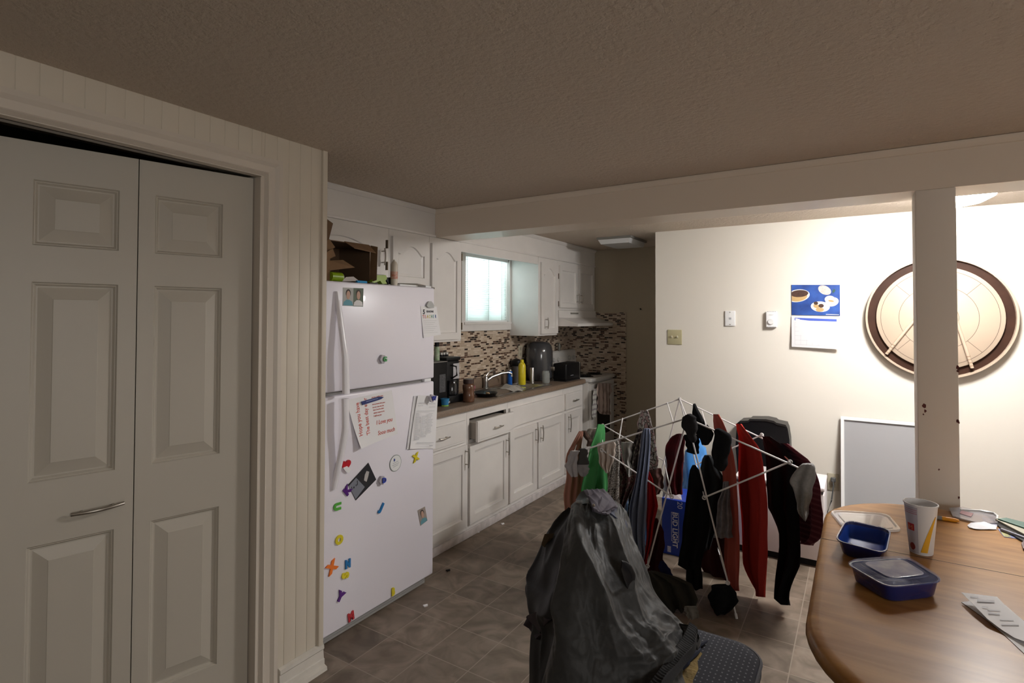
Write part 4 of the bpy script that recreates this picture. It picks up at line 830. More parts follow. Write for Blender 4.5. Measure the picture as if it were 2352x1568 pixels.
# ---- wall plates
def WP(px, py, d=0): v = PY(WY-d, px, py); v.y = WY-d; return v
def wbox(c, w_, h_, d0, d1, bev=.0): return B(c.x-w_/2, c.x+w_/2, WY-d1, WY-d0, c.z-h_/2, c.z+h_/2, bev=bev)
alm = M('almond_plate', (.46, .42, .26), .4); c = WP(1550, 774)
s = thing('switch_plate', 'almond double light switch plate on the cream wall', 'light switch', c); part('plate', wbox(c, .118, .122, .001, .007, .003), alm, s)
for dx in (-.023, .023): part('toggle', PR([c+V3((dx-.005, -.0075, -.008)), c+V3((dx+.005, -.0075, -.008)), c+V3((dx+.005, -.0075, .008)), c+V3((dx-.005, -.0075, .008))], (0, -.011, .007)), M('ivory', (.6, .56, .42), .4), s)
c = WP(1677.5, 731); s = thing('phone_jack', 'white telephone jack plate on the cream wall', 'wall plate', c); part('plate', wbox(c, .075, .118, .001, .012, .003), whpl, s); part('jack', wbox(c+V3((.002, 0, 0)), .014, .014, .0122, .014), greyink, s)
for dz_ in (-.048, .048): part('screw', LA(c+V3((0, -.012, dz_)), [(.004, 0), (.004, -.002)], seg=10, axis=1), chrome, s)
c = WP(1773, 733); s = thing('thermostat', 'white thermostat with a round dial on the cream wall', 'thermostat', c); part('case', wbox(c, .074, .118, .001, .032, .004), whpl, s)
part('dial', LA(c+V3((-.003, -.033, -.018)), [(.021, 0), (.019, -.010)], seg=28, axis=1), M('dial_white', (.75, .75, .75), .3), s)
bm = bmesh.new()
for k in range(6):
    for zz in (.0575, -.0575): box(bm, c.x-.028+k*.0105, c.x-.023+k*.0105, WY-.033, WY-.01, c.z+zz-.003, c.z+zz+.003)
part('vent_slots', bm, greyink, s); TX('lettering', 'OUELLET', .008, c+V3((-.018, -.0325, .03)), V3((1, 0, 0)), ZZ, greyink, s)
# ---- calendar
cal = thing('wall_calendar', 'wall calendar with a blue picture of coffee and cake above the month page', 'calendar', WP(1873, 800))
q = [WP(1818, 654, .004), WP(1929, 654, .004), WP(1929.5, 725, .004), WP(1818.5, 723, .004)]
part('picture', PR(q, (0, -.002, 0)), M('picture_blue', (.035, .11, .42), .4, var=(9, .5, (.01, .03, .15))), cal)
XX = V3((1, 0, 0)); d_ = lambda px, py, k=1: WP(px, py, .0062+k*.0003)
def pe(name, px, py, ru, rv, mat, k=1, rot=0): return part(name, PR(ell(d_(px, py, k), XX, ZZ, ru, rv, 26, rot), (0, -.0003, 0)), mat, cal)
pw = M('picture_plate_white', (.75, .74, .72), .4); pb = M('picture_chocolate', (.07, .03, .02), .5, var=(90, .5)); ptan = M('picture_cake', (.48, .32, .14), .6)
def clipx(cx_, cy_, a, b2, xmin, k, rot=0):
    P_ = [p if p.x > xmin else V3((xmin, p.y, p.z)) for p in ell(d_(cx_, cy_, k), XX, ZZ, a, b2, 30, rot)]; return PR(P_, (0, -.0003, 0))
xm = q[0].x+.001
part('plate', clipx(1832, 679, .079, .046, xm, 1, .15), pw, cal); part('cake', clipx(1834, 682, .058, .032, xm, 2, .2), ptan, cal); part('topping', clipx(1836, 674, .058, .026, xm, 3, .05), pb, cal)
pe('plate', 1884, 704, .060, .038, pw, 1, -.1); pe('saucer', 1911, 693, .042, .032, pw, 2, .3); pe('coffee_cup', 1906, 687, .032, .026, M('picture_cup', (.6, .62, .66), .4), 3); pe('coffee', 1909, 691, .018, .007, ptan, 4, -.2)
pe('cake', 1883, 711, .026, .015, ptan, 2); pe('cake', 1875, 703, .020, .014, ptan, 2, -.4); pe('topping', 1886, 702, .017, .014, pb, 3); pe('topping', 1874, 696, .014, .012, pb, 3)
pe('flower', 1894, 666, .044, .030, M('picture_flower', (.62, .56, .53), .6, var=(80, .3)), 2, -.6); pe('leaf', 1915, 668, .008, .014, M('picture_leaf', (.02, .08, .06), .6), 3, -.4)
part('lettering_line', PR([d_(x, y, 2) for x, y in ((1897, 721), (1927, 722), (1927, 723.2), (1897, 722.4))], (0, -.0003, 0)), pw, cal)
pg = [WP(1818, 726, .004), WP(1927.5, 729, .004), WP(1927, 802, .03), WP(1818.5, 796, .02)]
part('month_page', PR(pg, (0, -.003, 0)), M('calendar_paper', (.66, .66, .68), .8), cal)
def pgp(u, v, d=.0035): p = (pg[0]*(1-u)+pg[1]*u)*(1-v)+(pg[3]*(1-u)+pg[2]*u)*v; return p+V3((0, -d, 0))
part('header_bar', PR([pgp(.07, .045), pgp(.95, .055), pgp(.95, .13), pgp(.07, .13)], (0, -.0003, 0)), M('calendar_blue', (.05, .10, .48), .5), cal)
TX('lettering', 'May', .017, pgp(.085, .115, .0042), pgp(1, .1)-pgp(0, .1), ZZ, paper, cal, bold=.0006)
bm = bmesh.new()
for k in range(8): u = .07+.88*k/7; a, b2 = pgp(u, .2, .0036), pgp(u, .92, .0036); prism(bm, [a, a+XX*.0008, b2+XX*.0008, b2], (0, -.0002, 0))
for k in range(6): v = .2+.72*k/5; a, b2 = pgp(.07, v, .0036), pgp(.95, v, .0036); prism(bm, [a, b2, b2+ZZ*.0008, a+ZZ*.0008], (0, -.0002, 0))
part('grid_lines', bm, M('pale_grid', (.33, .33, .38), .7), cal)
# ---- crokinole board
CB = WP(2161.5, 722); CB = V3((.431, WY, 1.500)); cb_ = thing('crokinole_board', 'round wooden game board with dark ditch hanging on the cream wall behind the post', 'game board', CB)
lwood = M('maple_wood', (.52, .41, .31), .4, var=(4, .08)); dwood = M('walnut_wood', (.05, .020, .011), .6, spec=.2, var=(14, .35))
part('rim', LA(CB, [(.395, -.012), (.395, -.05), (.383, -.05), (.382, -.02)], seg=72, axis=1, close=False), lwood, cb_)
part('ditch', LA(CB, [(.390, -.012), (.382, -.022), (.01, -.022)], seg=72, axis=1, close=True), dwood, cb_)
part('playing_surface', LA(CB, [(.333, -.022), (.333, -.040), (.330, -.042), (.01, -.042)], seg=72, axis=1, close=True), lwood, cb_)
bm = bmesh.new()
for r_ in (.307, .206, .105): lathe(bm, CB, [(r_, -.0422), (r_+.0024, -.0426), (r_, -.0426)], seg=72, axis=1, close=False)
for k in range(4):
    a = math.pi/4+k*math.pi/2; u = V3((math.cos(a), 0, math.sin(a))); t = V3((-u.z, 0, u.x))*.0012; p0 = CB+u*.206+V3((0, -.0421, 0)); p1 = CB+u*.307+V3((0, -.0421, 0)); prism(bm, [p0-t, p0+t, p1+t, p1-t], (0, -.0003, 0))
part('inlay_lines', bm, M('line_dark', (.12, .08, .06), .6), cb_)
part('centre_hole', LA(CB+V3((0, -.0421, 0)), [(.016, 0), (.016, -.0004)], seg=24, axis=1), dwood, cb_)
for i, (p0, p1, l_) in enumerate((((2116, 715), (2036, 813), 'pale wooden cue stick leaning on the board, left of the post'), ((2192, 720), (2233, 845), 'pale wooden cue stick leaning on the board, right of the post'))):
    a, b2 = PY(WY-.058, *p0), PY(WY-.058, *p1); ck = thing('cue_stick', l_, 'stick', b2, 'cue sticks on the game board'); part('shaft', T([a, b2], .0095, seg=14), lwood, ck)
    bm = bmesh.new(); dd = (a-b2).normalized()
    for k in range(4): tube(bm, [b2+dd*(.012+k*.02), b2+dd*(.017+k*.02)], .0102, seg=14)
    part('grip_ring', bm, M('ring_brown', (.3, .2, .13), .5), ck)
# ---- grey pin board with white frame, leaning
g = thing('pin_board', 'large grey pin board in a thin white frame leaning on the cream wall', 'board', (.1, 4.56, 0))
gx0 = PY(4.56, 1932, 1100).x; gz = PY(4.56, 1936, 958).z; gx1 = .36
P4 = lambda x, z: V3((x, 4.47+.135*z/gz, z)); fr_ = .020
part('panel', PR([P4(gx0+.01, .02), P4(gx1-.01, .02), P4(gx1-.01, gz-.01), P4(gx0+.01, gz-.01)], (0, .008, 0)), M('grey_felt', (.33, .33, .34), .9, bump=(400, .2, .0005)), g)
bm = bmesh.new()
for (xa_, xb_, za, zb2) in ((gx0, gx1, gz-fr_, gz), (gx0, gx1, .0, fr_), (gx0, gx0+fr_, fr_, gz-fr_), (gx1-fr_, gx1, fr_, gz-fr_)):
    prism(bm, [P4(xa_, za), P4(xb_, za), P4(xb_, zb2), P4(xa_, zb2)], (0, -.012, 0))
part('frame', bm, whpl, g)
# ---- outlet with cord
c = WP(1914, 1106); s = thing('wall_outlet', 'almond wall outlet with a grey plug in it, low on the cream wall', 'outlet', c); part('plate', wbox(c, .072, .118, .001, .007, .002), M('almond', (1, 1, 1)), s)
part('socket', wbox(c+V3((0, 0, -.025)), .03, .03, .0072, .009), M('almond_dark', (1, 1, 1)), s)
pc_ = thing('power_cord', 'grey power cord running down from the wall outlet', 'cord', c+V3((0, -.03, .02))); cg = M('cord_grey', (.10, .10, .10), .5)
part('plug', B(c.x-.014, c.x+.016, WY-.034, WY-.0095, c.z+.005, c.z+.035, bev=.004), cg, pc_); part('cable', T([c+V3((.0, -.034, .018)), c+V3((.002, -.05, -.02)), c+V3((-.01, -.05, -.12)), c+V3((-.04, -.06, -.22)), c+V3((-.08, -.08, -.33)), c+V3((-.12, -.1, -.372))], .0045, seg=8), cg, pc_)
# ---- low white appliance
AX0, AX1 = -.68, -.185; AY0, AY1 = 3.83, 4.17; AZ = .478
ap = thing('chest_freezer', 'low white enamel appliance with dark plinth behind the hanging clothes', 'appliance', ((AX0+AX1)/2, 4.0, 0)); wen = M('white_enamel', (.70, .66, .67), .3)
part('body', B(AX0, AX1, AY0, AY1, .045, AZ-.035, bev=.008), wen, ap); part('lid', B(AX0-.003, AX1+.003, AY0-.005, AY1, AZ-.018, AZ+.006, bev=.006), wen, ap)
part('gasket', B(AX0+.006, AX1-.006, AY0+.006, AY1-.006, AZ-.035, AZ-.018), M('gasket_grey', (.12, .12, .12), .6), ap); part('plinth', B(AX0+.02, AX1-.02, AY0+.03, AY1-.02, 0, .045), dark, ap)
# ---- black bin behind it
by_ = 4.46; tb_ = thing('trash_bin', 'tall black plastic bin with raised lid against the cream wall behind the rack', 'bin', (-.6, by_, 0))
P_ = [PY(by_, x, y) for x, y in ((1692, 972), (1700, 967), (1719, 966), (1722, 962.5), (1760, 963), (1778, 967), (1783, 971), (1805, 976), (1809, 985), (1813, 1010), (1814, 1040))]
x0_, x1_ = P_[0].x, P_[-1].x; P_ = P_+[V3((x1_-.03, by_, .0)), V3((x0_+.03, by_, 0)), V3((x0_-.01, by_, P_[-1].z))]
bm = PR(P_, (0, .14, 0)); bmesh.ops.bevel(bm, geom=[e for e in bm.edges if abs(e.verts[0].co.y-e.verts[1].co.y) < .01 and max(e.verts[0].co.z, e.verts[1].co.z) > .2], offset=.006, segments=2, affect='EDGES'); part('bin', bm, black, tb_)
part('lid_rim', PR([V3((p.x, by_-.006, p.z+.003)) for p in P_[1:8]]+[V3((p.x, by_-.006, p.z-.012)) for p in P_[1:8]][::-1], (0, .15, 0)), M('bin_rim', (.016, .015, .014), .4), tb_)
# ---- beer carton
by2 = 3.545; q = [PY(by2, 1512, 1143), PY(by2, 1590, 1152), PY(by2, 1590, 1262), PY(by2, 1524, 1270)]
x0_, x1_ = PY(by2, 1520, 1200).x, PY(by2, 1590, 1200).x+.05; zt_ = PY(by2, 1545, 1147).z
bc = thing('beer_carton', 'blue cardboard beer carton standing on the floor under the drying rack', 'box', ((x0_+x1_)/2, by2+.1, 0)); bbl = M('carton_blue', (.008, .04, .36), .35)
part('carton', B(x0_, x1_, by2, by2+.27, 0.001, zt_, bev=.003), bbl, bc); silver = M('carton_silver', (.80, .80, .86), .5)
tx0 = PY(by2, 1552, 1180); TX('lettering', 'BUD LIGHT', .044, V3((PY(by2, 1545, 1180).x, by2-.0006, PY(by2, 1549, 1176).z)), -ZZ, XX, silver, bc, wid=.98, bold=.0006)
bm = bmesh.new(); a = PY(by2, 1543, 1176); b2 = PY(by2, 1558, 1244)
for k in ((a.x-.003, a.x-.001, b2.z, a.z), (b2.x+.001, b2.x+.003, b2.z, a.z), (a.x-.003, b2.x+.003, a.z, a.z+.002), (a.x-.003, b2.x+.003, b2.z-.002, b2.z)): box(bm, k[0], k[1], by2-.001, by2, k[2], k[3])
part('label_frame', bm, silver, bc); TX('lettering', '20', .045, V3((PY(by2, 1556, 1164).x, by2-.0006, PY(by2, 1556, 1151).z)), -ZZ, XX, silver, bc)
bm = bmesh.new(); a = PY(by2, 1533, 1252); b2 = PY(by2, 1541, 1268)
for k in range(8): box(bm, a.x, b2.x, by2-.001, by2, b2.z+(a.z-b2.z)*k/8, b2.z+(a.z-b2.z)*(k+.55)/8)
part('barcode', bm, silver, bc)
part('torn_flap', PR([V3((x0_+.01, by2+.01, zt_)), V3((x0_+.03, by2+.06, zt_+.05)), V3((x0_+.09, by2+.09, zt_+.045)), V3((x0_+.12, by2+.02, zt_+.002))], (0, .004, 0)), M('torn_card', (.40, .36, .38), .8), bc)
# ---- bags behind
def lump(name, label, cat, c, r, mat, seed, grp=None, parts=None):
    bm = bmesh.new(); bmesh.ops.create_icosphere(bm, subdivisions=4, radius=1)
    for v in bm.verts:
        n_ = noise.noise(v.co*1.8+V3((seed, 0, 0)))*.35+abs(noise.noise(v.co*5+V3((0, seed, 0))))*.18; v.co = V3((v.co.x*r[0], v.co.y*r[1], v.co.z*r[2]))*(1+n_-.1)+V3(c)
        v.co.z = max(v.co.z, .002)
    return solo(name, bm, mat, label, cat, grp, ang=60)
lump('plastic_bag', 'bright blue plastic bag bulging up behind the rack right of the red cloth', 'bag', (-.98, 4.02, .28), (.11, .10, .34), M('blue_plastic', (.06, .25, .62), .3, coat=.3), 3)
lump('plastic_bag', 'pale blue plastic bag behind the patterned shirt', 'bag', (-1.16, 4.18, .27), (.085, .09, .32), M('pale_blue_plastic', (.22, .33, .48), .3, var=(8, .5, (.35, .22, .18))), 9)
lump('plastic_bag', 'dark blue plastic bag on the floor left of the long blue-grey cloth', 'bag', (-1.27, 3.55, .13), (.10, .10, .20), M('dusty_blue_plastic', (.05, .10, .20), .35), 15)
# ================================================================= TABLE
tbx0, tbx1, tby0, tby1, R_c = -.12, .98, 1.25, 2.788, .35
tbl = thing('dining_table', 'honey brown wooden extension table with rounded corners at the right', 'table', ((tbx0+tbx1)/2, (tby0+tby1)/2, 0))
tcx, tcy, thx, thy = (tbx0+tbx1)/2, (tby0+tby1)/2, (tbx1-tbx0)/2, (tby1-tby0)/2
lp = lambda i, z: rr(tcx, tcy, thx-i, thy-i, R_c-i*.5, z, n=12)
bm = bmesh.new(); loops(bm, [lp(.02, .712), lp(.004, .716), lp(0, .728), lp(.003, .742), lp(.014, .7493), lp(.03, .75)], first=True)
top = part('tabletop', bm, wood, tbl, ang=50)
sm_ = M('seam_dark', (.03, .014, .006), .7); part('leaf_seam', B((tbx0+.004, tbx1-.004, 2.184, 2.187, .7495, .7504),), sm_, tbl); part('leaf_seam', B((tbx0+.02, tbx1-.02, 2.553, 2.5545, .7495, .7503),), M('seam_light', (.4, .26, .13), .6), tbl)
part('apron', B((tbx0+.14, tbx1-.14, tby0+.16, tby0+.18, .63, .711), (tbx0+.14, tbx1-.14, tby1-.18, tby1-.16, .63, .711), (tbx0+.14, tbx0+.16, tby0+.18, tby1-.18, .63, .711), (tbx1-.16, tbx1-.14, tby0+.18, tby1-.18, .63, .711)), wood, tbl)
for sx_ in (tbx0+.2, tbx1-.2):
    for sy_ in (tby0+.24, tby1-.24): part('leg', LA((sx_, sy_, 0), [(.022, 0), (.03, .1), (.038, .3), (.03, .5), (.04, .56), (.04, .711)], seg=16), wood, tbl)
for i, (px_, py_, r_) in enumerate(((2262, 1475, .018), (2238, 1550, .02))): pass
TZ = .7505
# ---- cup
cp0 = PZ(TZ, 2116, 1268); cup = thing('paper_cup', 'tall white paper cup with a yellow wedge and red square standing on the table', 'cup', cp0); hC = .158; r0, r1 = .030, .044
part('cup', LA(cp0, [(r0, 0), (r0+.001, .002), (r1, hC-.004), (r1+.0025, hC-.003), (r1+.0025, hC), (r1-.001, hC), (r0-.002, .008), (.001, .008)], seg=48, close=False), M('cup_white', (.78, .77, .78), .5), cup, ang=50)
part('bottom', LA(cp0, [(r0, .0), (r0-.001, .006)], seg=48), paper, cup)
def cone(pts, n=10, off=.0004):   # polygon strip in (angle deg, height) -> on the cup surface, pts = list of (a0,a1,h)
    bm = bmesh.new(); rows_ = []
    for a0, a1, h in pts:
        rad = r0+.001+(r1-r0-.001)*(h-.002)/(hC-.006)+off; rows_.append([bm.verts.new(cp0+V3((rad*math.cos(math.radians(a0+(a1-a0)*k/n)), rad*math.sin(math.radians(a0+(a1-a0)*k/n)), h))) for k in range(n+1)])
    for i in range(len(rows_)-1):
        for k in range(n): bm.faces.new((rows_[i][k], rows_[i][k+1], rows_[i+1][k+1], rows_[i+1][k]))
    return bm
cam_a = math.degrees(math.atan2(-cp0.y, -cp0.x))   # angle facing the camera
def A_(u): return cam_a + math.degrees(math.asin(max(-1, min(1, u))))   # u: -1 left .. 1 right across the cup as seen
part('yellow_wedge', cone([(A_(-.04+.9*t), A_(.50+.41*t), .010+.115*t) for t in [k/16 for k in range(17)]], off=.0006), M('cup_yellow', (.80, .42, .02), .5), cup)
part('grey_panel', cone([(A_(-.97), A_(-.20), .004), (A_(-.97), A_(-.20), .06), (A_(-.97), A_(-.20), .122), (A_(-.97), A_(-.20), .150)], off=.0003), M('cup_lilac', (.52, .50, .56), .5), cup)
part('red_square', cone([(A_(-.86), A_(-.44), .074), (A_(-.86), A_(-.44), .096)], off=.0007), M('cup_red', (.48, .03, .03), .5), cup)
aM = math.radians(A_(-.66)); nM = V3((math.cos(aM), math.sin(aM), 0)); TX('letter', 'M', .019, cp0+nM*.0402+V3((0, 0, .0775)), V3((-nM.y, nM.x, 0)), ZZ, M('cup_letter', (.62, .2, .06), .5), cup, align='CENTER')
part('red_spot', cone([(A_(-.72), A_(-.60), .012), (A_(-.82), A_(-.46), .018), (A_(-.84), A_(-.44), .024), (A_(-.80), A_(-.48), .030), (A_(-.70), A_(-.58), .035)], off=.0007), M('cup_maroon', (.25, .03, .03), .5), cup)
bm = cone([(A_(-.95), A_(-.24), .128), (A_(-.95), A_(-.24), .130)], off=.0007)
part('red_line', bm, M('cup_pink', (.45, .15, .2), .5), cup); part('red_line', cone([(A_(-.95), A_(-.24), .134), (A_(-.95), A_(-.24), .1355)], off=.0007), M('cup_pink', (1, 1, 1)), cup); part('red_line', cone([(A_(-.95), A_(-.24), .140), (A_(-.95), A_(-.24), .1415)], off=.0007), M('cup_pink', (1, 1, 1)), cup)
# ---- food containers
def rq(P, ins, z, n=5, rad=.22):   # rounded quad from 4 corners (in order), inset fraction toward the centre
    c = sum(P, V3())/4; Q = [c+(p-c)*(1-ins) for p in P]; out = []
    for k in range(4):
        a, b_, d = Q[k-1], Q[k], Q[(k+1) % 4]
        for t in range(n+1):
            t /= n; p0 = b_+(a-b_)*rad; p2_ = b_+(d-b_)*rad; p = p0*(1-t)**2+b_*2*t*(1-t)+p2_*t*t; out.append(p+V3((0, 0, z)))
    return out
navy = M('navy_plastic', (.012, .022, .13), .22, coat=.3); navin = M('navy_plastic_inner', (.008, .045, .30), .38, spec=.3)
lid_m = M('clear_lid', (.40, .45, .75), .10, alpha=.14, coat=.3); steam = M('fogged_patch', (.55, .53, .55), .6, alpha=.75)
zr = .798; P = [PZ(zr, *q_) for q_ in ((1938, 1290), (2082, 1279), (2172, 1334), (2040, 1349))]; P = [V3((p.x, p.y, 0)) for p in P]
fc_ = thing('food_container', 'lidded navy blue food container in front on the table', 'food container', sum(P, V3())/4+V3((0, 0, TZ)))
part('tub', loops(bmesh.new(), [rq(P, i, z) for i, z in ((.20, TZ), (.13, TZ+.006), (.05, zr-.005), (.0, zr-.003), (.0, zr), (.04, zr), (.16, TZ+.010), (.24, TZ+.007))], first=True), navy, fc_, ang=45)
part('lid', loops(bmesh.new(), [rq(P, i, z) for i, z in ((-.02, zr-.002), (-.025, zr+.002), (0, zr+.004), (.04, zr+.003), (.06, zr+.009), (.22, zr+.010), (.25, zr+.005), (.28, zr+.005), (.30, zr+.010), (.34, zr+.011))], first=True), lid_m, fc_, ang=40)
part('steam', loops(bmesh.new(), [rq(P, .36, zr+.0075), rq(P, .36, zr+.0085)], first=True), M('fogged_food', (.52, .47, .46), .6, var=(14, .8, (.10, .10, .22))), fc_)
P = [PZ(.80, *q_) for q_ in ((1942, 1193), (2048, 1215), (2036, 1272), (1916, 1240))]; tilt = [.004, .014, .0, -.012]
Pb = [V3((p.x, p.y, 0)) for p in P]; cc_ = sum(Pb, V3())/4
oc = thing('food_container', 'open empty navy blue food container standing behind the lidded one', 'food container', cc_+V3((0, 0, TZ)))
part('tub', loops(bmesh.new(), [rq(Pb, i, z) for i, z in ((.26, TZ), (.20, TZ+.006), (.07, .795), (.0, .797), (-.01, .799), (0, .801), (.05, .800), (.08, .792))], first=True, fill=False), navy, oc, ang=45)
part('inside', loops(bmesh.new(), [rq(Pb, i, z) for i, z in ((.078, .7925), (.22, TZ+.010), (.28, TZ+.006))]), navin, oc, ang=45)
bm = bmesh.new()
for k in range(14): box(bm, *sum(((v-.0014, v+.0014) for v in (cc_+V3((-.045+random.uniform(-.012, .012), random.uniform(-.01, .02), TZ+.009)))), ()))
part('rice_grains', bm, paper, oc)['kind'] = 'stuff'
P = [PZ(TZ+.003, *q_) for q_ in ((1903, 1172), (2040, 1181), (2075, 1222), (1936, 1212))]; P = [V3((p.x, p.y, 0)) for p in P]
ld = thing('container_lid', 'clear plastic container lid lying flat at the far left of the table', 'lid', sum(P, V3())/4+V3((0, 0, TZ)))
part('lid', loops(bmesh.new(), [rq(P, i, z) for i, z in ((0, TZ+.0005), (0, TZ+.006), (.02, TZ+.008), (.08, TZ+.008), (.12, TZ+.003), (.20, TZ+.003), (.22, TZ+.007), (.26, TZ+.007))], first=True), M('clear_lid_white', (.85, .83, .82), .12, alpha=.45, coat=1), ld, ang=40)
# ---- orange marker
a, b2 = PZ(TZ+.007, 2147, 1187), PZ(TZ+.007, 2203, 1196); mk = thing('marker_pen', 'orange marker with grey end lying on the table beside the paper cup', 'marker', a)
part('barrel', T([a+(b2-a)*.30, a+(b2-a)*.85, b2], [.0075, .0075, .004], seg=14), M('marker_orange', (.78, .33, .02), .35), mk); part('end', T([a-(b2-a)*.15, a+(b2-a)*.30], .0072, seg=14), M('marker_grey', (.28, .27, .26), .4), mk)
# ---- clear bag packages, papers, notebook
def tq(pxs, z=TZ): return [PZ(z, *q_) for q_ in pxs]
pk = thing('clear_package', 'crinkled clear plastic package with dark cards lying at the back edge of the table', 'package', PZ(TZ, 2215, 1185))
part('film', PR(tq([(2180, 1168), (2210, 1166), (2290, 1184), (2292, 1203), (2250, 1203), (2205, 1192), (2188, 1186)], TZ+.004), (0, 0, .004)), M('film', (.35, .34, .38), .15, alpha=.6, coat=1, bump=(60, .6, .003)), pk)
part('card', PR(tq([(2184, 1168), (2210, 1167), (2240, 1182), (2229, 1190), (2190, 1180)], TZ+.001), (0, 0, .002)), M('card_charcoal', (.07, .06, .06), .4), pk); part('card', PR(tq([(2208, 1172), (2236, 1179), (2230, 1187), (2204, 1179)], TZ+.0085), (0, 0, .001)), M('card_maroon', (.14, .04, .05), .4), pk)
part('card', PR(tq([(2255, 1187), (2288, 1195), (2291, 1208), (2262, 1203)], TZ+.0015), (0, 0, .002)), M('card_lilac', (.42, .42, .55), .4), pk)
loopp = tq([(2206, 1170), (2250, 1172), (2283, 1178), (2291, 1184), (2290, 1192)], TZ+.012)
part('handle_loop', T(loopp, .0035, seg=8), M('clear_white', (.7, .7, .7), .15), pk)
clothgrid('sticker_sheet', [[V3(q_)+V3((0, 0, h_)) for q_, h_ in zip(tq(r_), hs)] for r_, hs in (([(2230, 1203), (2260, 1203), (2290, 1210)], (.004, .008, .003)), ([(2222, 1208), (2243, 1210), (2288, 1216)], (.003, .012, .003)), ([(2226, 1213), (2243, 1217), (2290, 1217)], (.003, .003, .002)))], M('white_sheet', (.72, .71, .74), .6), label='curled white sticker sheet in front of the clear package', cat='paper', amp=.0005, th=.001, n=10)
nb = thing('notebook', 'dark green and cream covered notebook lying open at the right end of the table', 'notebook', PZ(TZ, 2325, 1200))
part('cover', PR(tq([(2281, 1196), (2290, 1192), (2352, 1222), (2380, 1240), (2380, 1262), (2352, 1246), (2296, 1212)], TZ+.002), (0, 0, .004)), black, nb); part('pages', PR(tq([(2286, 1195), (2298, 1192), (2352, 1210), (2390, 1232), (2390, 1250), (2330, 1218)], TZ+.0062), (0, 0, .006)), M('cream_pages', (.42, .39, .29), .7), nb)
part('green_cover', PR(tq([(2292, 1193), (2311, 1191), (2352, 1201), (2390, 1214), (2390, 1232), (2350, 1213)], TZ+.0124), (0, 0, .004)), M('dark_green', (.015, .09, .06), .5), nb)
a, b2 = PZ(TZ+.006, 2300, 1216), PZ(TZ+.006, 2380, 1246); solo('grey_pen', T([a, b2], .006, seg=12), M('pen_grey', (.22, .22, .28), .35), 'grey pen lying along the front of the green notebook', 'pen')
tk = thing('lottery_ticket', 'blue and yellow printed ticket partly under the grey pen', 'ticket', PZ(TZ, 2320, 1230)); part('ticket', PR(tq([(2291, 1214), (2305, 1216), (2380, 1248), (2380, 1250), (2335, 1237), (2306, 1233)]), (0, 0, .001)), M('ticket_blue', (.16, .18, .42), .5, var=(70, .2)), tk)
part('yellow_print', PR(tq([(2297, 1219), (2309, 1221), (2324, 1234), (2307, 1232)], TZ+.0011), (0, 0, .0004)), M('ticket_yellow', (.55, .52, .15), .5, var=(120, .7)), tk)
solo('sauce_packet', PR(tq([(2346, 1252), (2352, 1246), (2372, 1252), (2366, 1268), (2350, 1264)]), (0, 0, .008)), M('packet_maroon', (.06, .012, .015), .4), 'dark red object at the right edge of the table', 'packet')
# ---- receipt folded
rc = thing('folded_receipt', 'long folded white receipt with one end sprung up at the right of the table', 'receipt', PZ(TZ, 2300, 1430))
def strip(L_, Rr, hL, name, mat):   # L_,Rr lists of pixel points along both edges, h heights
    bm = bmesh.new(); A = []; 
    for (l, r_, h) in zip(L_, Rr, hL): A.append([bm.verts.new(PZ(TZ+h, *l)), bm.verts.new(PZ(TZ+h, *r_))])
    Bq = [[bm.verts.new(v.co-V3((0, 0, .0006))) for v in p] for p in A]; n_ = len(A)
    for i in range(n_-1):
        bm.faces.new((A[i][0], A[i][1], A[i+1][1], A[i+1][0])); bm.faces.new((Bq[i+1][0], Bq[i+1][1], Bq[i][1], Bq[i][0]))
        for k in (0, 1): bm.faces.new((A[i][k], A[i+1][k], Bq[i+1][k], Bq[i][k]))
    bm.faces.new((A[0][1], A[0][0], Bq[0][0], Bq[0][1])); bm.faces.new((A[-1][0], A[-1][1], Bq[-1][1], Bq[-1][0])); bmesh.ops.recalc_face_normals(bm, faces=bm.faces)
    return part(name, bm, mat, rc, ang=60)
strip([(2208, 1382), (2240, 1404), (2276, 1430), (2310, 1460), (2352, 1500)], [(2284, 1372), (2310, 1390), (2345, 1420), (2385, 1450), (2420, 1480)], [.001, .001, .001, .001, .001], 'lower_leaf', paper)
strip([(2208, 1360), (2236, 1388), (2268, 1421), (2300, 1445), (2330, 1464), (2352, 1472)], [(2290, 1370), (2312, 1393), (2348, 1422), (2380, 1448), (2410, 1470), (2430, 1490)], [.022, .020, .014, .007, .006, .010], 'upper_leaf', paper)
bm = bmesh.new()
for (x0, y0_, x1, y1_, h) in ((2228, 1368, 2247, 1371, .0235), (2244, 1376, 2266, 1382, .023), (2266, 1377, 2284, 1383, .023), (2255, 1392, 2270, 1395, .021), (2268, 1399, 2298, 1402, .019), (2270, 1406, 2296, 1410, .018), (2296, 1422, 2328, 1425, .014), (2300, 1432, 2340, 1436, .011)):
    q_ = [PZ(TZ+h, x0, y0_), PZ(TZ+h, x1, y0_+2), PZ(TZ+h, x1, y1_), PZ(TZ+h, x0, y1_-1)]; prism(bm, q_, (0, 0, .0003))
part('print', bm, M('receipt_grey', (.6, .6, .63), .8), rc)
0 and solo('table_stain', PR([PZ(TZ, x, y) for x, y in ((2262, 1468), (2275, 1450), (2310, 1446), (2345, 1465), (2375, 1495), (2352, 1512), (2310, 1505), (2280, 1492))], (0, 0, .0002)), M('stain_grey', (.27, .155, .085), .4), 'greyish worn stain on the table below the receipt', 'stain')
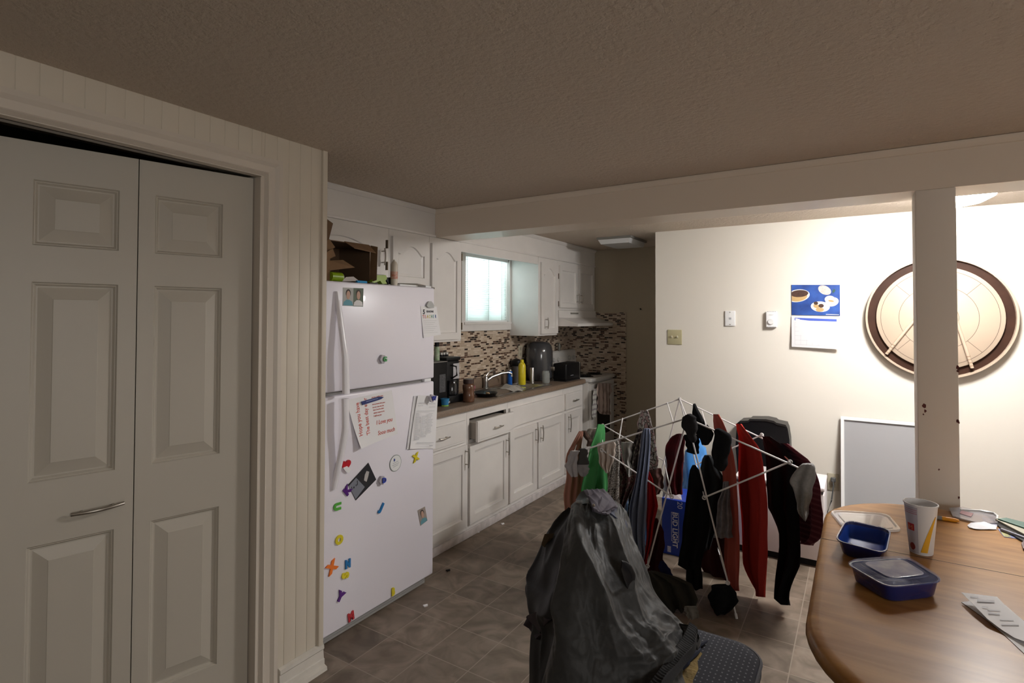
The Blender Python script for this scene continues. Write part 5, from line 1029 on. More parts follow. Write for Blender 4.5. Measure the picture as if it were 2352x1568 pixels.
# ================================================================= DRYING RACK
NV = V3((-.325, .946, 0))
na, nb_ = V3((-1.004, 2.936, 0)), V3((-.526, 2.982, 0)); uu = (nb_-na).normalized(); nn = V3((-uu.y, uu.x, 0))
def RN(px, py, off=0):   # point in the near (off=0) or far frame plane
    d = ray(px, py); o = V3((0, 0, CH)); return o+d*((na+nn*off-o).dot(nn)/d.dot(nn))
A0 = RN(1578, 960); A1 = PZ(A0.z, 1561, 916); FO = (A1-na).dot(nn)
rk = thing('drying_rack', 'white folding wire clothes drying rack with two wings, full of laundry', 'drying rack', ((A0.x+A1.x)/2, (A0.y+A1.y)/2, 0))
wht = M('rack_white', (.72, .70, .70), .35); rr_ = .0042
def bar(name, *pts, r=rr_, par=None): return part(name, T(list(pts), r, seg=8), wht, par or rk)
NR, NL = RN(1868, 1089), RN(1318, 1040); FR, FL = RN(1822, 1040, FO), RN(1333, 996, FO)
bar('wing_bar', A0, NR); bar('wing_bar', A0, NL); bar('wing_bar', A1, FR); bar('wing_bar', A1, FL)
ft0, ft1 = V3((-.526, 2.982, .004)), V3((-1.004, 2.936, .004)); dv = A1-A0
ff0, ff1 = V3((A1.x+.235, A1.y+.02, .004)), V3((A1.x-.235, A1.y-.02, .004))
K0, K1 = RN(1618, 1142), RN(1543, 1140)
for f_, a in ((ft0, A0), (ft1, A0), (ff0, A1), (ff1, A1)): l = bar('leg', f_, a); part('foot', T([f_-V3((0, 0, .004)), f_+(a-f_)*.02], .0065, seg=8), wht, l)
def at_(a, b_, t): return a+(b_-a)*t
def onbar(px, py, off=0): return RN(px, py, off)
bar('strut', onbar(1815, 1060), K0); bar('strut', onbar(1383, 1033), K1)
J1 = onbar(1750, 998, FO); J2 = onbar(1385, 976, FO); bar('strut', J1, at_(A1, ff0, .42)); bar('strut', J2, at_(A1, ff1, .42))
for u_ in (.0,): bar('cross_rod', A0, A1)
for (p, q_) in (((1422, 1008), (1430, 960)), ((1547, 972), (1532, 924)), ((1622, 977), (1612, 944))): bar('cross_rod', onbar(*p), onbar(q_[0], q_[1], FO), r=.0034)
bar('cross_rod', onbar(1815, 1060), J1, r=.003); bar('cross_rod', NR, FR, r=.0034); bar('cross_rod', NL, FL, r=.0034); bar('cross_rod', onbar(1383, 1033), J2, r=.003)
bar('cross_rod', K0, at_(A1, ff0, .42), r=.003); bar('cross_rod', K1, at_(A1, ff1, .42), r=.003)
bar('cross_rod', at_(ft0, A0, .17), at_(ff0, A1, .17), r=.003); bar('cross_rod', at_(ft1, A0, .17), at_(ff1, A1, .17), r=.003); 
for c_j in (A0, A1, K0, K1, onbar(1815, 1060), J1, J2, onbar(1383, 1033), at_(ft0, A0, .17), at_(ft1, A0, .17)):
    part('joint_ring', T([c_j+V3((math.cos(t)*.009, -.004, math.sin(t)*.009)) for t in [k*2*math.pi/12 for k in range(13)]], .003, seg=6), wht, rk)
# ================================================================= LAUNDRY
def cm_(n_, c, **k): return M(n_, c, .95, spec=.12, bump=(120, .25, .002), **k)
blk = cm_('cloth_black', (.008, .008, .009)); blk2 = cm_('cloth_soft_black', (.018, .017, .018))
G = hangcloth
clo = 'laundry on the drying rack'
G('towel', 'salmon pink towel hanging at the far left end of the drying rack', 'towel', cm_('cloth_salmon', (.42, .20, .15)), [(990, 1331, 1339), (1010, 1318, 1339), (1038, 1302, 1339), (1060, 1297, 1338), (1120, 1296, 1337), (1215, 1298, 1336)], 3.12, 3.18, nf=3, amp=.010, th=.015, seed=1, grp=clo)
G('cloth_garment', 'bright green garment over the left wing of the drying rack', 'clothes', cm_('cloth_green', (.06, .24, .08)), [(974, 1374, 1386), (990, 1370, 1389), (1010, 1364, 1391), (1035, 1356, 1393), (1065, 1346, 1395), (1125, 1338, 1396), (1215, 1338, 1396)], 3.02, 3.22, nf=2.5, amp=.022, th=.02, seed=2, grp=clo)
G('baby_sock', 'pale grey crumpled sock on the far bar beside the green garment', 'sock', cm_('cloth_putty', (.42, .39, .34), var=(30, .5)), [(984, 1352, 1375), (992, 1341, 1374), (1003, 1344, 1370), (1012, 1354, 1366), (1016, 1358, 1363)], 3.5, 3.5, nf=2, amp=.008, th=.02, seed=3, grp=clo)
G('baby_sock', 'dark brown sock end on the far bar left of the pale grey sock', 'sock', cm_('cloth_dark_brown', (.07, .045, .035)), [(989, 1336, 1346), (1000, 1338, 1352), (1012, 1349, 1362), (1024, 1347, 1360)], 3.45, 3.45, nf=1, amp=.006, th=.02, seed=4, grp=clo)
G('sock', 'light grey sock hanging at the left end of the near bar', 'sock', cm_('cloth_light_grey', (.36, .34, .34)), [(1035, 1310, 1330), (1045, 1306, 1330), (1070, 1298, 1327), (1080, 1304, 1326), (1094, 1312, 1327)], 2.9, 2.9, nf=1.5, amp=.008, th=.025, seed=5, grp=clo)
s_ = thing('sock', 'two-tone dark and mid grey sock beside the light grey one', 'sock', PY(2.91, 1338, 1093), clo)
G('sock_leg', None, None, cm_('cloth_charcoal', (.055, .053, .05)), [(1030, 1331, 1350), (1050, 1329, 1350), (1067, 1326, 1352)], 2.91, 2.91, nf=1, amp=.004, th=.025, seed=6, root=s_, n=10)
G('sock_foot', None, None, cm_('cloth_mid_grey', (.24, .23, .23)), [(1066, 1325, 1353), (1076, 1325, 1353), (1085, 1328, 1351), (1093, 1336, 1346)], 2.91, 2.91, nf=1, amp=.005, th=.03, seed=7, root=s_, n=10)
G('satin_cloth', 'shiny beige satin cloth on the near bar right of the green garment', 'clothes', M('satin_beige', (.50, .42, .36), .3, sheen=.3), [(1011, 1402, 1409), (1018, 1370, 1412), (1040, 1371, 1413), (1062, 1376, 1408), (1075, 1382, 1404), (1085, 1392, 1399)], 2.93, 2.93, nf=3, amp=.012, th=.012, seed=8, grp=clo)
pbw = pattern('pattern_black_white', (.40, .38, .36), (.012, .012, .012), 60, .42, (.35, .33, .3)); pbr = pattern('pattern_brown', (.03, .02, .018), (.16, .11, .09), 45, .38, (.06, .02, .02)); pfl = pattern('pattern_floral', (.55, .50, .52), (.02, .018, .02), 42, .45, (.45, .30, .32))
G('patterned_leggings', 'black and white patterned leggings hanging on the left wing', 'clothes', pbw, [(1012, 1409, 1421), (1040, 1408, 1424), (1075, 1403, 1424), (1100, 1397, 1424), (1140, 1393, 1424), (1200, 1398, 1428), (1215, 1404, 1430)], 2.98, 2.98, nf=2, amp=.012, th=.015, seed=9, grp=clo)
G('patterned_shirt', 'dark brown patterned garment left of the blue-grey cloth', 'clothes', pbr, [(1005, 1416, 1424), (1030, 1417, 1430), (1060, 1419, 1440), (1085, 1420, 1458), (1110, 1421, 1458), (1130, 1422, 1450), (1160, 1424, 1436), (1190, 1424, 1430)], 3.12, 3.12, nf=2.5, amp=.015, th=.015, seed=10, grp=clo)
G('satin_cloth', 'silvery satin cloth between the two brown patterned garments', 'clothes', M('satin_silver', (.36, .35, .33), .3, var=(20, .3)), [(1015, 1426, 1452), (1040, 1429, 1451), (1060, 1432, 1448), (1075, 1436, 1450), (1094, 1443, 1449)], 3.08, 3.08, nf=2, amp=.012, th=.01, seed=11, grp=clo)
G('patterned_shirt', 'black, white and pink patterned top over the far bar behind the blue-grey cloth', 'clothes', pfl, [(942, 1472, 1486), (955, 1469, 1492), (975, 1465, 1499), (1000, 1470, 1504), (1030, 1478, 1509), (1055, 1480, 1512), (1078, 1484, 1509)], 3.4, 3.3, nf=2, amp=.014, th=.02, seed=12, grp=clo)
G('patterned_shirt', 'dark patterned garment hanging left behind the blue-grey cloth', 'clothes', pattern('pattern_dark', (.10, .085, .07), (.02, .012, .012), 50, .4), [(985, 1465, 1475), (1010, 1457, 1472), (1040, 1448, 1470), (1070, 1446, 1468), (1110, 1446, 1466), (1150, 1444, 1462), (1200, 1440, 1456)], 3.18, 3.18, nf=2, amp=.012, th=.012, seed=13, grp=clo)
G('blue_grey_cloth', 'long blue-grey garment hanging from the near bar', 'clothes', cm_('cloth_blue_grey', (.17, .20, .29)), [(984, 1478, 1492), (1000, 1472, 1495), (1030, 1468, 1494), (1060, 1464, 1490), (1100, 1458, 1488), (1160, 1449, 1487), (1215, 1445, 1485), (1245, 1450, 1485), (1275, 1465, 1482), (1294, 1472, 1477)], 2.92, 2.92, nf=3, amp=.020, th=.02, seed=14, grp=clo)
G('brown_garment', 'small dull brown garment behind the top of the red cloth', 'clothes', cm_('cloth_dull_brown', (.10, .05, .045)), [(1075, 1492, 1518), (1095, 1494, 1524), (1120, 1500, 1522), (1135, 1503, 1514)], 3.4, 3.4, nf=1.5, amp=.01, th=.012, seed=15, grp=clo)
G('red_cloth', 'bright red garment hanging right beside the blue-grey cloth', 'clothes', cm_('cloth_red', (.33, .012, .016)), [(1083, 1488, 1492), (1100, 1487, 1500), (1130, 1487, 1508), (1160, 1487, 1512), (1190, 1486, 1506), (1230, 1484, 1498), (1280, 1478, 1488), (1312, 1478, 1483)], 3.03, 3.03, nf=2, amp=.016, th=.012, seed=16, grp=clo)
G('maroon_garment', 'dark maroon garment hanging low behind the front leg of the rack', 'clothes', cm_('cloth_maroon_black', (.045, .010, .012)), [(1190, 1497, 1510), (1220, 1494, 1524), (1255, 1490, 1526), (1285, 1487, 1522), (1310, 1486, 1540), (1326, 1500, 1545)], 3.10, 3.10, nf=2, amp=.012, th=.012, seed=17, grp=clo)
G('navy_cloth', 'navy corner of a garment on the lower left of the rack', 'clothes', cm_('cloth_navy', (.015, .018, .06)), [(1288, 1516, 1524), (1305, 1512, 1536), (1322, 1514, 1545), (1332, 1530, 1538)], 3.02, 3.02, nf=1, amp=.008, th=.012, seed=18, grp=clo)
G('child_jacket', 'black garment with dark red shoulders on the far side of the rack apex', 'clothes', cm_('cloth_black_red', (.018, .010, .012), var=(9, .4, (.10, .008, .012))), [(996, 1554, 1566), (1003, 1541, 1572), (1020, 1533, 1572), (1045, 1529, 1572), (1080, 1530, 1568), (1105, 1533, 1568), (1135, 1538, 1568)], 3.5, 3.5, nf=2, amp=.012, th=.02, seed=19, grp=clo)
G('sock', 'black sock draped over the near end of the rack apex', 'sock', blk2, [(951, 1578, 1588), (958, 1567, 1600), (970, 1564, 1602), (985, 1569, 1603), (1000, 1578, 1601), (1015, 1588, 1598)], 2.89, 2.89, nf=1, amp=.006, th=.04, seed=20, grp=clo)
G('sock', 'black sock with its foot sticking out right of the rack apex', 'sock', blk, [(927, 1592, 1597), (940, 1590, 1604), (960, 1590, 1614), (980, 1594, 1629), (997, 1600, 1640), (1010, 1606, 1634), (1021, 1612, 1627)], 3.15, 3.15, nf=1, amp=.006, th=.03, seed=21, grp=clo)
G('black_garment', 'small black garment hanging below the black socks at the rack apex', 'clothes', blk, [(998, 1571, 1606), (1020, 1574, 1607), (1038, 1578, 1606), (1042, 1590, 1605), (1060, 1574, 1580)][:4], 3.2, 3.2, nf=1, amp=.008, th=.02, seed=22, grp=clo)
G('black_trousers', 'long black trousers hanging in the middle of the rack before the beer carton', 'clothes', blk, [(1068, 1590, 1597), (1080, 1584, 1606), (1120, 1578, 1624), (1190, 1571, 1628), (1240, 1566, 1620), (1285, 1557, 1612), (1303, 1553, 1610), (1304, 1573, 1610), (1325, 1572, 1613), (1352, 1580, 1614)], 3.08, 3.08, nf=2, amp=.014, th=.02, seed=23, grp=clo)
G('grey_sweater', 'dark charcoal garment hanging between the black trousers and the red towel', 'clothes', cm_('cloth_dark_charcoal', (.030, .032, .034)), [(1045, 1618, 1632), (1055, 1612, 1640), (1080, 1608, 1652), (1110, 1604, 1670), (1150, 1604, 1664), (1190, 1606, 1655), (1240, 1608, 1636), (1262, 1612, 1630)], 3.3, 3.3, nf=2, amp=.014, th=.02, seed=24, grp=clo)
G('grey_shorts', 'light grey crumpled garment hanging before the charcoal one', 'clothes', cm_('cloth_heather', (.24, .225, .24), var=(40, .35)), [(1106, 1661, 1674), (1125, 1658, 1677), (1150, 1652, 1678), (1180, 1646, 1680), (1215, 1641, 1683), (1234, 1639, 1684)], 3.1, 3.1, nf=2.5, amp=.012, th=.02, seed=25, grp=clo)
G('red_towel', 'long rust red towel draped right of the apex, the left of two', 'towel', cm_('cloth_rust', (.34, .065, .045)), [(951, 1640, 1649), (965, 1639, 1658), (985, 1640, 1668), (1005, 1643, 1677), (1040, 1652, 1686), (1080, 1658, 1690), (1150, 1662, 1692), (1230, 1666, 1697), (1300, 1668, 1697), (1345, 1676, 1696), (1356, 1684, 1695)], 3.3, 3.05, nf=2, amp=.014, th=.02, seed=26, grp=clo)
G('maroon_garment', 'very dark maroon garment filling the gap left of the rust red towel', 'clothes', cm_('cloth_deep_maroon', (.04, .009, .009)), [(1120, 1650, 1672), (1180, 1640, 1676), (1240, 1620, 1676), (1290, 1606, 1676), (1325, 1620, 1676), (1342, 1650, 1672)], 3.42, 3.38, nf=2, amp=.012, th=.02, seed=27, grp=clo)
G('sock', 'black sock lying over the near bar before the rust red towel', 'sock', blk, [(984, 1644, 1654), (990, 1638, 1668), (997, 1637, 1680), (1020, 1637, 1679), (1050, 1636, 1673), (1070, 1638, 1668), (1080, 1650, 1664)], 2.91, 2.91, nf=1, amp=.008, th=.03, seed=28, grp=clo)
G('red_towel', 'bright to deep red towel draped over both bars, the right of two', 'towel', cm_('cloth_crimson', (.40, .035, .028)), [(973, 1694, 1700), (985, 1694, 1710), (1003, 1696, 1724), (1020, 1697, 1738), (1032, 1698, 1746), (1060, 1699, 1753), (1100, 1700, 1757), (1200, 1703, 1760), (1280, 1706, 1758), (1300, 1709, 1757), (1330, 1725, 1757), (1350, 1738, 1756), (1359, 1744, 1754), (1370, 1743, 1754)], 3.25, 3.0, nf=3, amp=.014, th=.02, seed=29, grp=clo)
G('black_leggings', 'long black leggings draped on the right wing of the rack', 'clothes', blk, [(1002, 1752, 1768), (1015, 1752, 1788), (1032, 1756, 1808), (1060, 1759, 1826), (1110, 1761, 1836), (1165, 1763, 1836), (1185, 1775, 1838), (1220, 1788, 1838), (1260, 1788, 1836), (1300, 1784, 1834), (1330, 1781, 1822), (1355, 1779, 1813), (1378, 1779, 1812), (1389, 1798, 1811)], 3.2, 3.1, nf=2, amp=.014, th=.02, seed=30, grp=clo)
G('plum_sweater', 'plum striped knit sweater hanging at the right end of the rack', 'clothes', cm_('cloth_plum', (.085, .022, .030), stripes=(2, 38, (.12, .04, .05))), [(1018, 1794, 1806), (1035, 1803, 1830), (1055, 1812, 1858), (1075, 1820, 1872), (1100, 1826, 1878), (1140, 1830, 1882), (1178, 1826, 1892), (1210, 1826, 1890), (1235, 1832, 1884), (1244, 1845, 1872), (1251, 1850, 1860)], 3.3, 3.05, nf=2.5, amp=.016, th=.03, seed=31, grp=clo)
G('sock', 'heather grey sock at the right end of the near bar over the plum sweater', 'sock', cm_('cloth_heather_light', (.27, .265, .26), var=(80, .2)), [(1065, 1842, 1868), (1072, 1834, 1873), (1088, 1822, 1871), (1108, 1815, 1868), (1125, 1819, 1865), (1150, 1827, 1863), (1170, 1832, 1860), (1180, 1836, 1857), (1194, 1847, 1852)], 2.92, 2.92, nf=1.5, amp=.010, th=.03, seed=32, grp=clo)
G('dark_cloth', 'dark grey-brown garment slumped on the floor end of the rack behind the coat', 'clothes', cm_('cloth_dark_olive', (.030, .028, .022)), [(1313, 1488, 1512), (1325, 1486, 1556), (1340, 1490, 1585), (1365, 1498, 1600), (1390, 1515, 1600), (1400, 1530, 1585)], 2.86, 2.90, nf=3, amp=.02, th=.03, seed=33, grp=clo)
G('white_rag', 'pale rag corner hanging below the dark grey-brown garment', 'clothes', cm_('cloth_pale', (.16, .15, .13)), [(1392, 1572, 1600), (1405, 1574, 1603), (1420, 1580, 1604)], 2.78, 2.78, nf=1.5, amp=.01, th=.01, seed=34, grp=clo)
G('garment_bundle', 'black garment bundle hanging on the lowest rod by the right front leg', 'clothes', blk, [(1344, 1634, 1678), (1360, 1628, 1690), (1380, 1628, 1692), (1395, 1632, 1685), (1408, 1642, 1670)], 2.97, 2.97, nf=1.5, amp=.012, th=.04, seed=35, grp=clo)
# ================================================================= CHAIR
SZ = .47
ch = thing('dining_chair', 'upholstered chair with dark dotted seat, torn corner and a coat over its back', 'chair', (-.52, 1.66, 0))
seatm, N, L, b = nodes('dotted_navy_fabric', (.022, .024, .034), .9)
tc = N.new('ShaderNodeTexCoord'); mp = N.new('ShaderNodeMapping'); mp.inputs['Scale'].default_value = (70, 52, 0); L.new(tc.outputs['Object'], mp.inputs[0])
fx = N.new('ShaderNodeVectorMath'); fx.operation = 'FRACTION'; L.new(mp.outputs[0], fx.inputs[0]); sb = N.new('ShaderNodeVectorMath'); sb.operation = 'SUBTRACT'; sb.inputs[1].default_value = (.5, .5, 0); L.new(fx.outputs[0], sb.inputs[0])
ln = N.new('ShaderNodeVectorMath'); ln.operation = 'LENGTH'; L.new(sb.outputs[0], ln.inputs[0]); lt_ = N.new('ShaderNodeMath'); lt_.operation = 'LESS_THAN'; lt_.inputs[1].default_value = .16; L.new(ln.outputs['Value'], lt_.inputs[0])
mx = N.new('ShaderNodeMix'); mx.data_type = 'RGBA'; mx.inputs[6].default_value = (.026, .028, .038, 1); mx.inputs[7].default_value = (.16, .16, .18, 1); L.new(lt_.outputs[0], mx.inputs[0]); L.new(mx.outputs[2], b.inputs['Base Color'])
sc_x, sc_y, shx, shy = -.495, 1.66, .24, .26
part('seat', loops(bmesh.new(), [rr(sc_x, sc_y, shx-i, shy-i, .09, z, n=8) for i, z in ((.02, SZ-.06), (0, SZ-.045), (0, SZ-.015), (.008, SZ-.004), (.03, SZ+.002), (.10, SZ+.006))], first=True), seatm, ch, ang=60)
part('piping', T([p+V3((0, 0, 0)) for p in rr(sc_x, sc_y, shx-.001, shy-.001, .09, SZ-.012, n=8)]+[rr(sc_x, sc_y, shx-.001, shy-.001, .09, SZ-.012, n=8)[0]], .005, seg=6), M('piping_grey', (.10, .10, .11), .8), ch)
fo = [PZ(SZ+.008, x, y) for x, y in ((1606, 1494), (1613, 1500), (1602, 1516), (1604, 1535), (1592, 1560), (1588, 1590), (1510, 1600), (1515, 1566), (1545, 1542), (1570, 1525), (1590, 1508))]
part('foam', PR([p-V3((0, 0, .012)) for p in fo], (0, 0, .012)), M('yellow_foam', (.36, .25, .09), .95, bump=(90, 1, .006), var=(25, .5)), ch, 'torn patch of yellow foam showing through the seat cover')
for sx_ in (-1, 1):
    for sy_ in (-1, 1): part('leg', T([(sc_x+sx_*(shx-.01), sc_y+sy_*(shy-.03), 0), (sc_x+sx_*(shx-.04), sc_y+sy_*(shy-.05), SZ-.05)], .013, seg=10), M('chair_metal', (.05, .05, .05), .4, .6), ch)
part('backrest', PR([(-.80, 1.76, .60), (-.752, 1.865, .60), (-.752, 1.865, .83), (-.762, 1.845, .845), (-.79, 1.785, .845), (-.80, 1.76, .83)], (-.028, .014, 0)), seatm, ch)
for yy, xx in ((1.80, -.795), (1.88, -.757)): part('back_post', T([(-.70, yy-.02, SZ-.03), (xx-.01, yy, .56), (xx-.012, yy, .66)], .012, seg=10), MATS['chair_metal'], ch)
# ================================================================= COAT
coat = thing('coat', 'dark grey nylon coat draped over the chair back and seat in the foreground', 'coat', (-.6, 1.55, .3))
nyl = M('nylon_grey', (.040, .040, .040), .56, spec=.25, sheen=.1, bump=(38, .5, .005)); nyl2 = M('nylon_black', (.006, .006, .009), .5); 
# control grid: rows top -> bottom, each (pixel x, pixel y, depth y)
CGR = [
 [(1312, 1172, 1.74), (1334, 1150, 1.78), (1360, 1140, 1.80), (1385, 1142, 1.82), (1412, 1150, 1.84), (1432, 1172, 1.84), (1444, 1196, 1.86)],
 [(1304, 1200, 1.62), (1330, 1195, 1.62), (1358, 1192, 1.66), (1388, 1195, 1.70), (1415, 1200, 1.74), (1440, 1215, 1.78), (1456, 1240, 1.82)],
 [(1296, 1270, 1.54), (1325, 1270, 1.52), (1360, 1270, 1.55), (1395, 1272, 1.60), (1430, 1275, 1.66), (1460, 1285, 1.72), (1480, 1300, 1.78)],
 [(1288, 1350, 1.48), (1322, 1350, 1.46), (1362, 1350, 1.49), (1402, 1352, 1.54), (1442, 1355, 1.62), (1478, 1352, 1.70), (1506, 1362, 1.78)],
 [(1280, 1420, 1.45), (1320, 1425, 1.43), (1365, 1430, 1.46), (1410, 1430, 1.51), (1458, 1425, 1.60), (1510, 1405, 1.70), (1556, 1420, 1.80)],
 [(1268, 1480, 1.42), (1312, 1490, 1.40), (1362, 1495, 1.43), (1415, 1490, 1.48), (1470, 1480, 1.57), (1530, 1455, 1.68), (1582, 1448, 1.78)],
 [(1252, 1540, 1.39), (1300, 1552, 1.37), (1358, 1560, 1.40), (1416, 1555, 1.45), (1474, 1540, 1.53), (1528, 1512, 1.62), (1566, 1486, 1.72)],
 [(1236, 1600, 1.37), (1288, 1615, 1.35), (1350, 1622, 1.38), (1412, 1620, 1.43), (1462, 1600, 1.49), (1506, 1565, 1.56), (1536, 1528, 1.64)],
 [(1225, 1680, 1.36), (1280, 1700, 1.34), (1345, 1705, 1.37), (1400, 1690, 1.41), (1440, 1665, 1.46), (1475, 1625, 1.52), (1500, 1580, 1.58)],
]
def cr(p0, p1, p2, p3, t): return .5*((2*p1)+(-p0+p2)*t+(2*p0-5*p1+4*p2-p3)*t*t+(-p0+3*p1-3*p2+p3)*t**3)
def surf(CG, nu, nv, name, mat, fold, th=.02, root=coat, label=None, ang=80):
    P = [[PY(d, x, y) for x, y, d in r_] for r_ in CG]; nj, ni = len(P), len(P[0])
    def S(u, v):
        x, y = u*(ni-1), v*(nj-1); i, j2 = min(int(x), ni-2), min(int(y), nj-2); a, b_ = x-i, y-j2; g = lambda k, q_: P[max(0, min(nj-1, k))][max(0, min(ni-1, q_))]
        rows_ = [cr(g(j2+k, i-1), g(j2+k, i), g(j2+k, i+1), g(j2+k, i+2), a) for k in (-1, 0, 1, 2)]; return cr(*rows_, b_)
    g = [[S(i/nu, j2/nv) for i in range(nu+1)] for j2 in range(nv+1)]; bm = bmesh.new(); A, Bk = [], []
    for j2 in range(nv+1):
        ra, rb = [], []
        for i in range(nu+1):
            e = (g[j2][min(i+1, nu)]-g[j2][max(i-1, 0)]).cross(g[min(j2+1, nv)][i]-g[max(j2-1, 0)][i]); e = e.normalized() if e.length > 1e-12 else V3((0, -1, 0))
            if e.dot(V3((0, 0, CH))-g[j2][i]) < 0: e = -e
            u, v = i/nu, j2/nv; edge = min(1, min(u, 1-u)*12); p = g[j2][i]+e*fold(u, v, g[j2][i])*edge
            ra.append(bm.verts.new(p)); rb.append(bm.verts.new(g[j2][i]-e*(th*(edge if edge > .05 else 0)+.0015)))
        A.append(ra); Bk.append(rb)
    for j2 in range(nv):
        for i in range(nu):
            bm.faces.new((A[j2][i], A[j2+1][i], A[j2+1][i+1], A[j2][i+1])); bm.faces.new((Bk[j2][i], Bk[j2][i+1], Bk[j2+1][i+1], Bk[j2+1][i]))
    for k in range(nu): bm.faces.new((A[0][k], A[0][k+1], Bk[0][k+1], Bk[0][k])); bm.faces.new((A[nv][k+1], A[nv][k], Bk[nv][k], Bk[nv][k+1]))
    for k in range(nv): bm.faces.new((A[k+1][0], A[k][0], Bk[k][0], Bk[k+1][0])); bm.faces.new((A[k][nu], A[k+1][nu], Bk[k+1][nu], Bk[k][nu]))
    bmesh.ops.recalc_face_normals(bm, faces=bm.faces); return part(name, bm, mat, root, label=label, ang=ang)
def ridge(t): return (1-abs(math.sin(t)))**1.5
def fold_main(u, v, p):
    rn = lambda a, b, s: 1-min(1, 2.6*abs(noise.noise(V3((a, b, s)))))
    wv = noise.noise(V3((u*1.8, v*2.0, 3)))*.25; d = u - .42*v + wv*.5
    f = .046*rn(d*3.0, v*.8, 1.3)*min(1, .25+v*2) + .014*rn(d*6.2+4, v*1.5, 5.1)*min(1, .2+v*1.5) + .003*rn(d*13, v*5+u*3, 8.7)
    f += .014*noise.noise(p*6)+.009*noise.noise(p*13)+.004*noise.noise(p*30)
    k = max(0, min(1, (v-.45)*3))*max(0, min(1, (u-.30)*3)); f += k*(.018*rn(u*5+v*3, v*8-u*4, 2.2)+.010*rn(u*9, v*16, 4.4))
    f += .002*rn(u*20, v*16, 6.6)
    return f
surf(CGR, 150, 170, 'body', nyl, fold_main, th=.05, ang=180)
# dark back panel / far sleeve hanging on the left
CGL = [
 [(1308, 1172, 1.82), (1318, 1166, 1.80), (1330, 1160, 1.80)],
 [(1262, 1215, 1.78), (1292, 1215, 1.72), (1318, 1215, 1.68)],
 [(1236, 1270, 1.74), (1275, 1280, 1.66), (1312, 1280, 1.58)],
 [(1213, 1330, 1.70), (1258, 1340, 1.62), (1305, 1345, 1.54)],
 [(1206, 1352, 1.68), (1252, 1375, 1.58), (1300, 1390, 1.50)],
 [(1213, 1385, 1.66), (1252, 1415, 1.56), (1298, 1430, 1.48)],
 [(1230, 1430, 1.62), (1258, 1450, 1.54), (1292, 1470, 1.46)],
 [(1226, 1480, 1.58), (1250, 1500, 1.52), (1285, 1520, 1.45)],
 [(1220, 1560, 1.54), (1245, 1575, 1.49), (1275, 1590, 1.43)],
 [(1214, 1660, 1.52), (1240, 1670, 1.47), (1268, 1680, 1.42)],
]
surf(CGL, 50, 120, 'sleeve', M('nylon_near_black', (.010, .010, .012), .55, spec=.3, bump=(25, .3, .005)), lambda u, v, p: .018*(1-min(1, 2.6*abs(noise.noise(V3((u*3-v, v*2.5, 3.3))))))+.012*noise.noise(p*10), th=.03)
part('patch', PR([PY(1.70, x, y) for x, y in ((1251, 1226), (1261, 1236), (1250, 1256), (1243, 1250))], (.03, .03, 0)), M('patch_brown', (.08, .055, .03), .8), coat, 'small brown patch on the sleeve')
surf([[(1231, 1405, 1.56), (1262, 1425, 1.50)], [(1213, 1412, 1.60), (1250, 1440, 1.54)], [(1210, 1420, 1.62), (1240, 1452, 1.56)], [(1236, 1436, 1.60), (1250, 1460, 1.55)]], 12, 12, 'sleeve_hem', M('hem_plum', (.02, .010, .018), .7), lambda u, v, p: .003*noise.noise(p*20), th=.02)
# collar
colm = M('collar_grey_violet', (.085, .075, .095), .7, spec=.2, bump=(30, .5, .005))
surf([[(1340, 1126, 1.745), (1362, 1122, 1.785), (1388, 1123, 1.825)], [(1350, 1140, 1.685), (1378, 1134, 1.745), (1405, 1142, 1.805)], [(1356, 1158, 1.645), (1388, 1152, 1.705), (1420, 1164, 1.785)], [(1364, 1170, 1.645), (1392, 1172, 1.695), (1410, 1158, 1.765)], [(1380, 1176, 1.645), (1398, 1180, 1.685), (1411, 1158, 1.775)]][:3]+[[(1362, 1168, 1.625), (1384, 1174, 1.665), (1410, 1162, 1.765)]], 40, 30, 'collar', colm, lambda u, v, p: .005*noise.noise(p*14)+.003*ridge(14*u+6*v), th=.008)
surf([[(1350, 1138, 1.680), (1378, 1130, 1.735), (1404, 1140, 1.795)], [(1356, 1152, 1.645), (1386, 1150, 1.705), (1412, 1158, 1.775)], [(1362, 1166, 1.625), (1384, 1170, 1.675), (1404, 1176, 1.735)], [(1366, 1170, 1.625), (1382, 1177, 1.655), (1398, 1181, 1.705)]], 30, 24, 'collar_flap', colm, lambda u, v, p: .005*noise.noise(p*16)+.004*ridge(11*u-5*v), th=.006)
part('snap', LA(PY(1.60, 1363.5, 1160), [(.005, 0), (.004, -.003), (.001, -.004)], seg=14, axis=1), chrome, coat)
surf([[(1411, 1158, 1.785), (1418, 1166, 1.805), (1425, 1176, 1.815)], [(1405, 1174, 1.745), (1420, 1184, 1.775), (1438, 1196, 1.805)], [(1402, 1178, 1.725), (1424, 1196, 1.755), (1445, 1222, 1.795)]], 20, 16, 'lining', M('lining_navy', (.022, .028, .06), .7), lambda u, v, p: .003*noise.noise(p*14), th=.008)
surf([[(1322, 1148, 1.80), (1334, 1130, 1.83), (1350, 1124, 1.84)], [(1326, 1156, 1.76), (1342, 1146, 1.79), (1357, 1142, 1.80)], [(1336, 1158, 1.73), (1350, 1156, 1.74), (1364, 1164, 1.72)]], 20, 14, 'collar_inside', nyl2, lambda u, v, p: .002*noise.noise(p*14), th=.01)
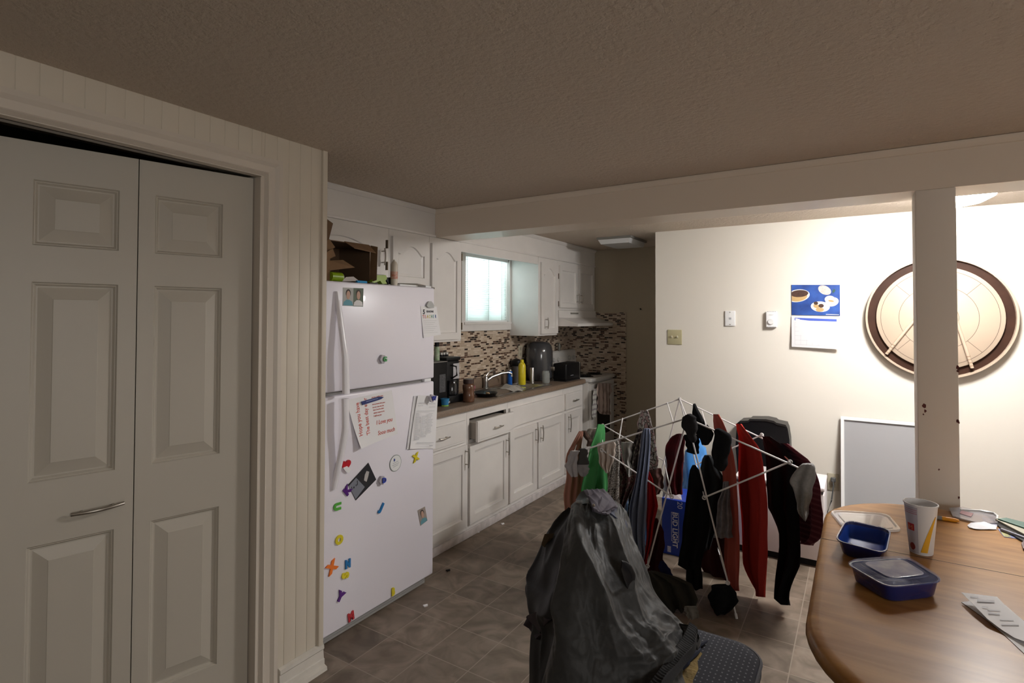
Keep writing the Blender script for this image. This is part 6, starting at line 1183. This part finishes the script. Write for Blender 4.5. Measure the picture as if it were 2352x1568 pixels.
# raised black patch painting the shade inside the sleeve opening
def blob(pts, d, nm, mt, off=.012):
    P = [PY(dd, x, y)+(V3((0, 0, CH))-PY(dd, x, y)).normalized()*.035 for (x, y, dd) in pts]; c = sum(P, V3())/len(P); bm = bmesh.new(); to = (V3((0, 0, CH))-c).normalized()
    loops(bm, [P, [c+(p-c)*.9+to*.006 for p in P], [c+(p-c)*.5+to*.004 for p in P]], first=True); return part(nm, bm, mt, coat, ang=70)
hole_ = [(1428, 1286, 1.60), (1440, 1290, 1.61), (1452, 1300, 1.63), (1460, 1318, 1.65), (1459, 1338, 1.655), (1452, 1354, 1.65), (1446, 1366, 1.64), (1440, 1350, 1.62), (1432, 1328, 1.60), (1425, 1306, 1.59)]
blob([(x, y, d-.015) for x, y, d in hole_], 0, 'armhole_shade', nyl2)
# ribbed waistband and cuff
rib = M('rib_knit', (.014, .014, .016), .85, stripes=None, bump=(200, .3, .001))
surf([[(1584, 1428, 1.730), (1600, 1440, 1.730), (1603, 1452, 1.710)], [(1566, 1465, 1.660), (1582, 1476, 1.650), (1592, 1482, 1.640)], [(1540, 1498, 1.580), (1554, 1510, 1.570), (1562, 1514, 1.560)], [(1512, 1542, 1.500), (1522, 1550, 1.490), (1531, 1553, 1.480)], [(1476, 1585, 1.430), (1488, 1594, 1.420), (1498, 1598, 1.410)]], 24, 120, 'waistband', rib, lambda u, v, p: .0022*abs(math.sin(v*110))+.006*noise.noise(p*14), th=.02)
surf([[(1560, 1432, 1.760), (1585, 1436, 1.750)], [(1572, 1452, 1.730), (1606, 1460, 1.720)], [(1566, 1470, 1.700), (1600, 1478, 1.690)]], 20, 16, 'cuff', nyl, lambda u, v, p: .008*noise.noise(p*16)+.004*ridge(18*v), th=.02)
bm = bmesh.new()
for pts_ in (((1560, 1520), (1576, 1506), (1592, 1496), (1604, 1482), (1624, 1472)), ((1552, 1530), (1570, 1520), (1586, 1508), (1600, 1498), (1610, 1490)), ((1590, 1500), (1600, 1486), (1602, 1470)), ((1545, 1540), (1560, 1532), (1578, 1520))): tube(bm, [PZ(SZ+.014+.003*(i_ % 2), x, y) for i_, (x, y) in enumerate(pts_)], [.011, .012, .010, .007, .003][:len(pts_)], seg=7)
solo('frayed_fabric', bm, M('frayed_navy', (.008, .012, .03), .9), 'frayed dark blue fabric strip beside the torn foam on the seat', 'fabric')

solo('green_scrap', PR([PZ(.002, x, y) for x, y in ((1925, 1556), (1936, 1553), (1950, 1560), (1958, 1572), (1930, 1575))], (0, 0, .02)), M('dark_green_cloth', (.03, .08, .045), .9), 'small dark green cloth scrap on the floor under the near edge of the table', 'scrap')
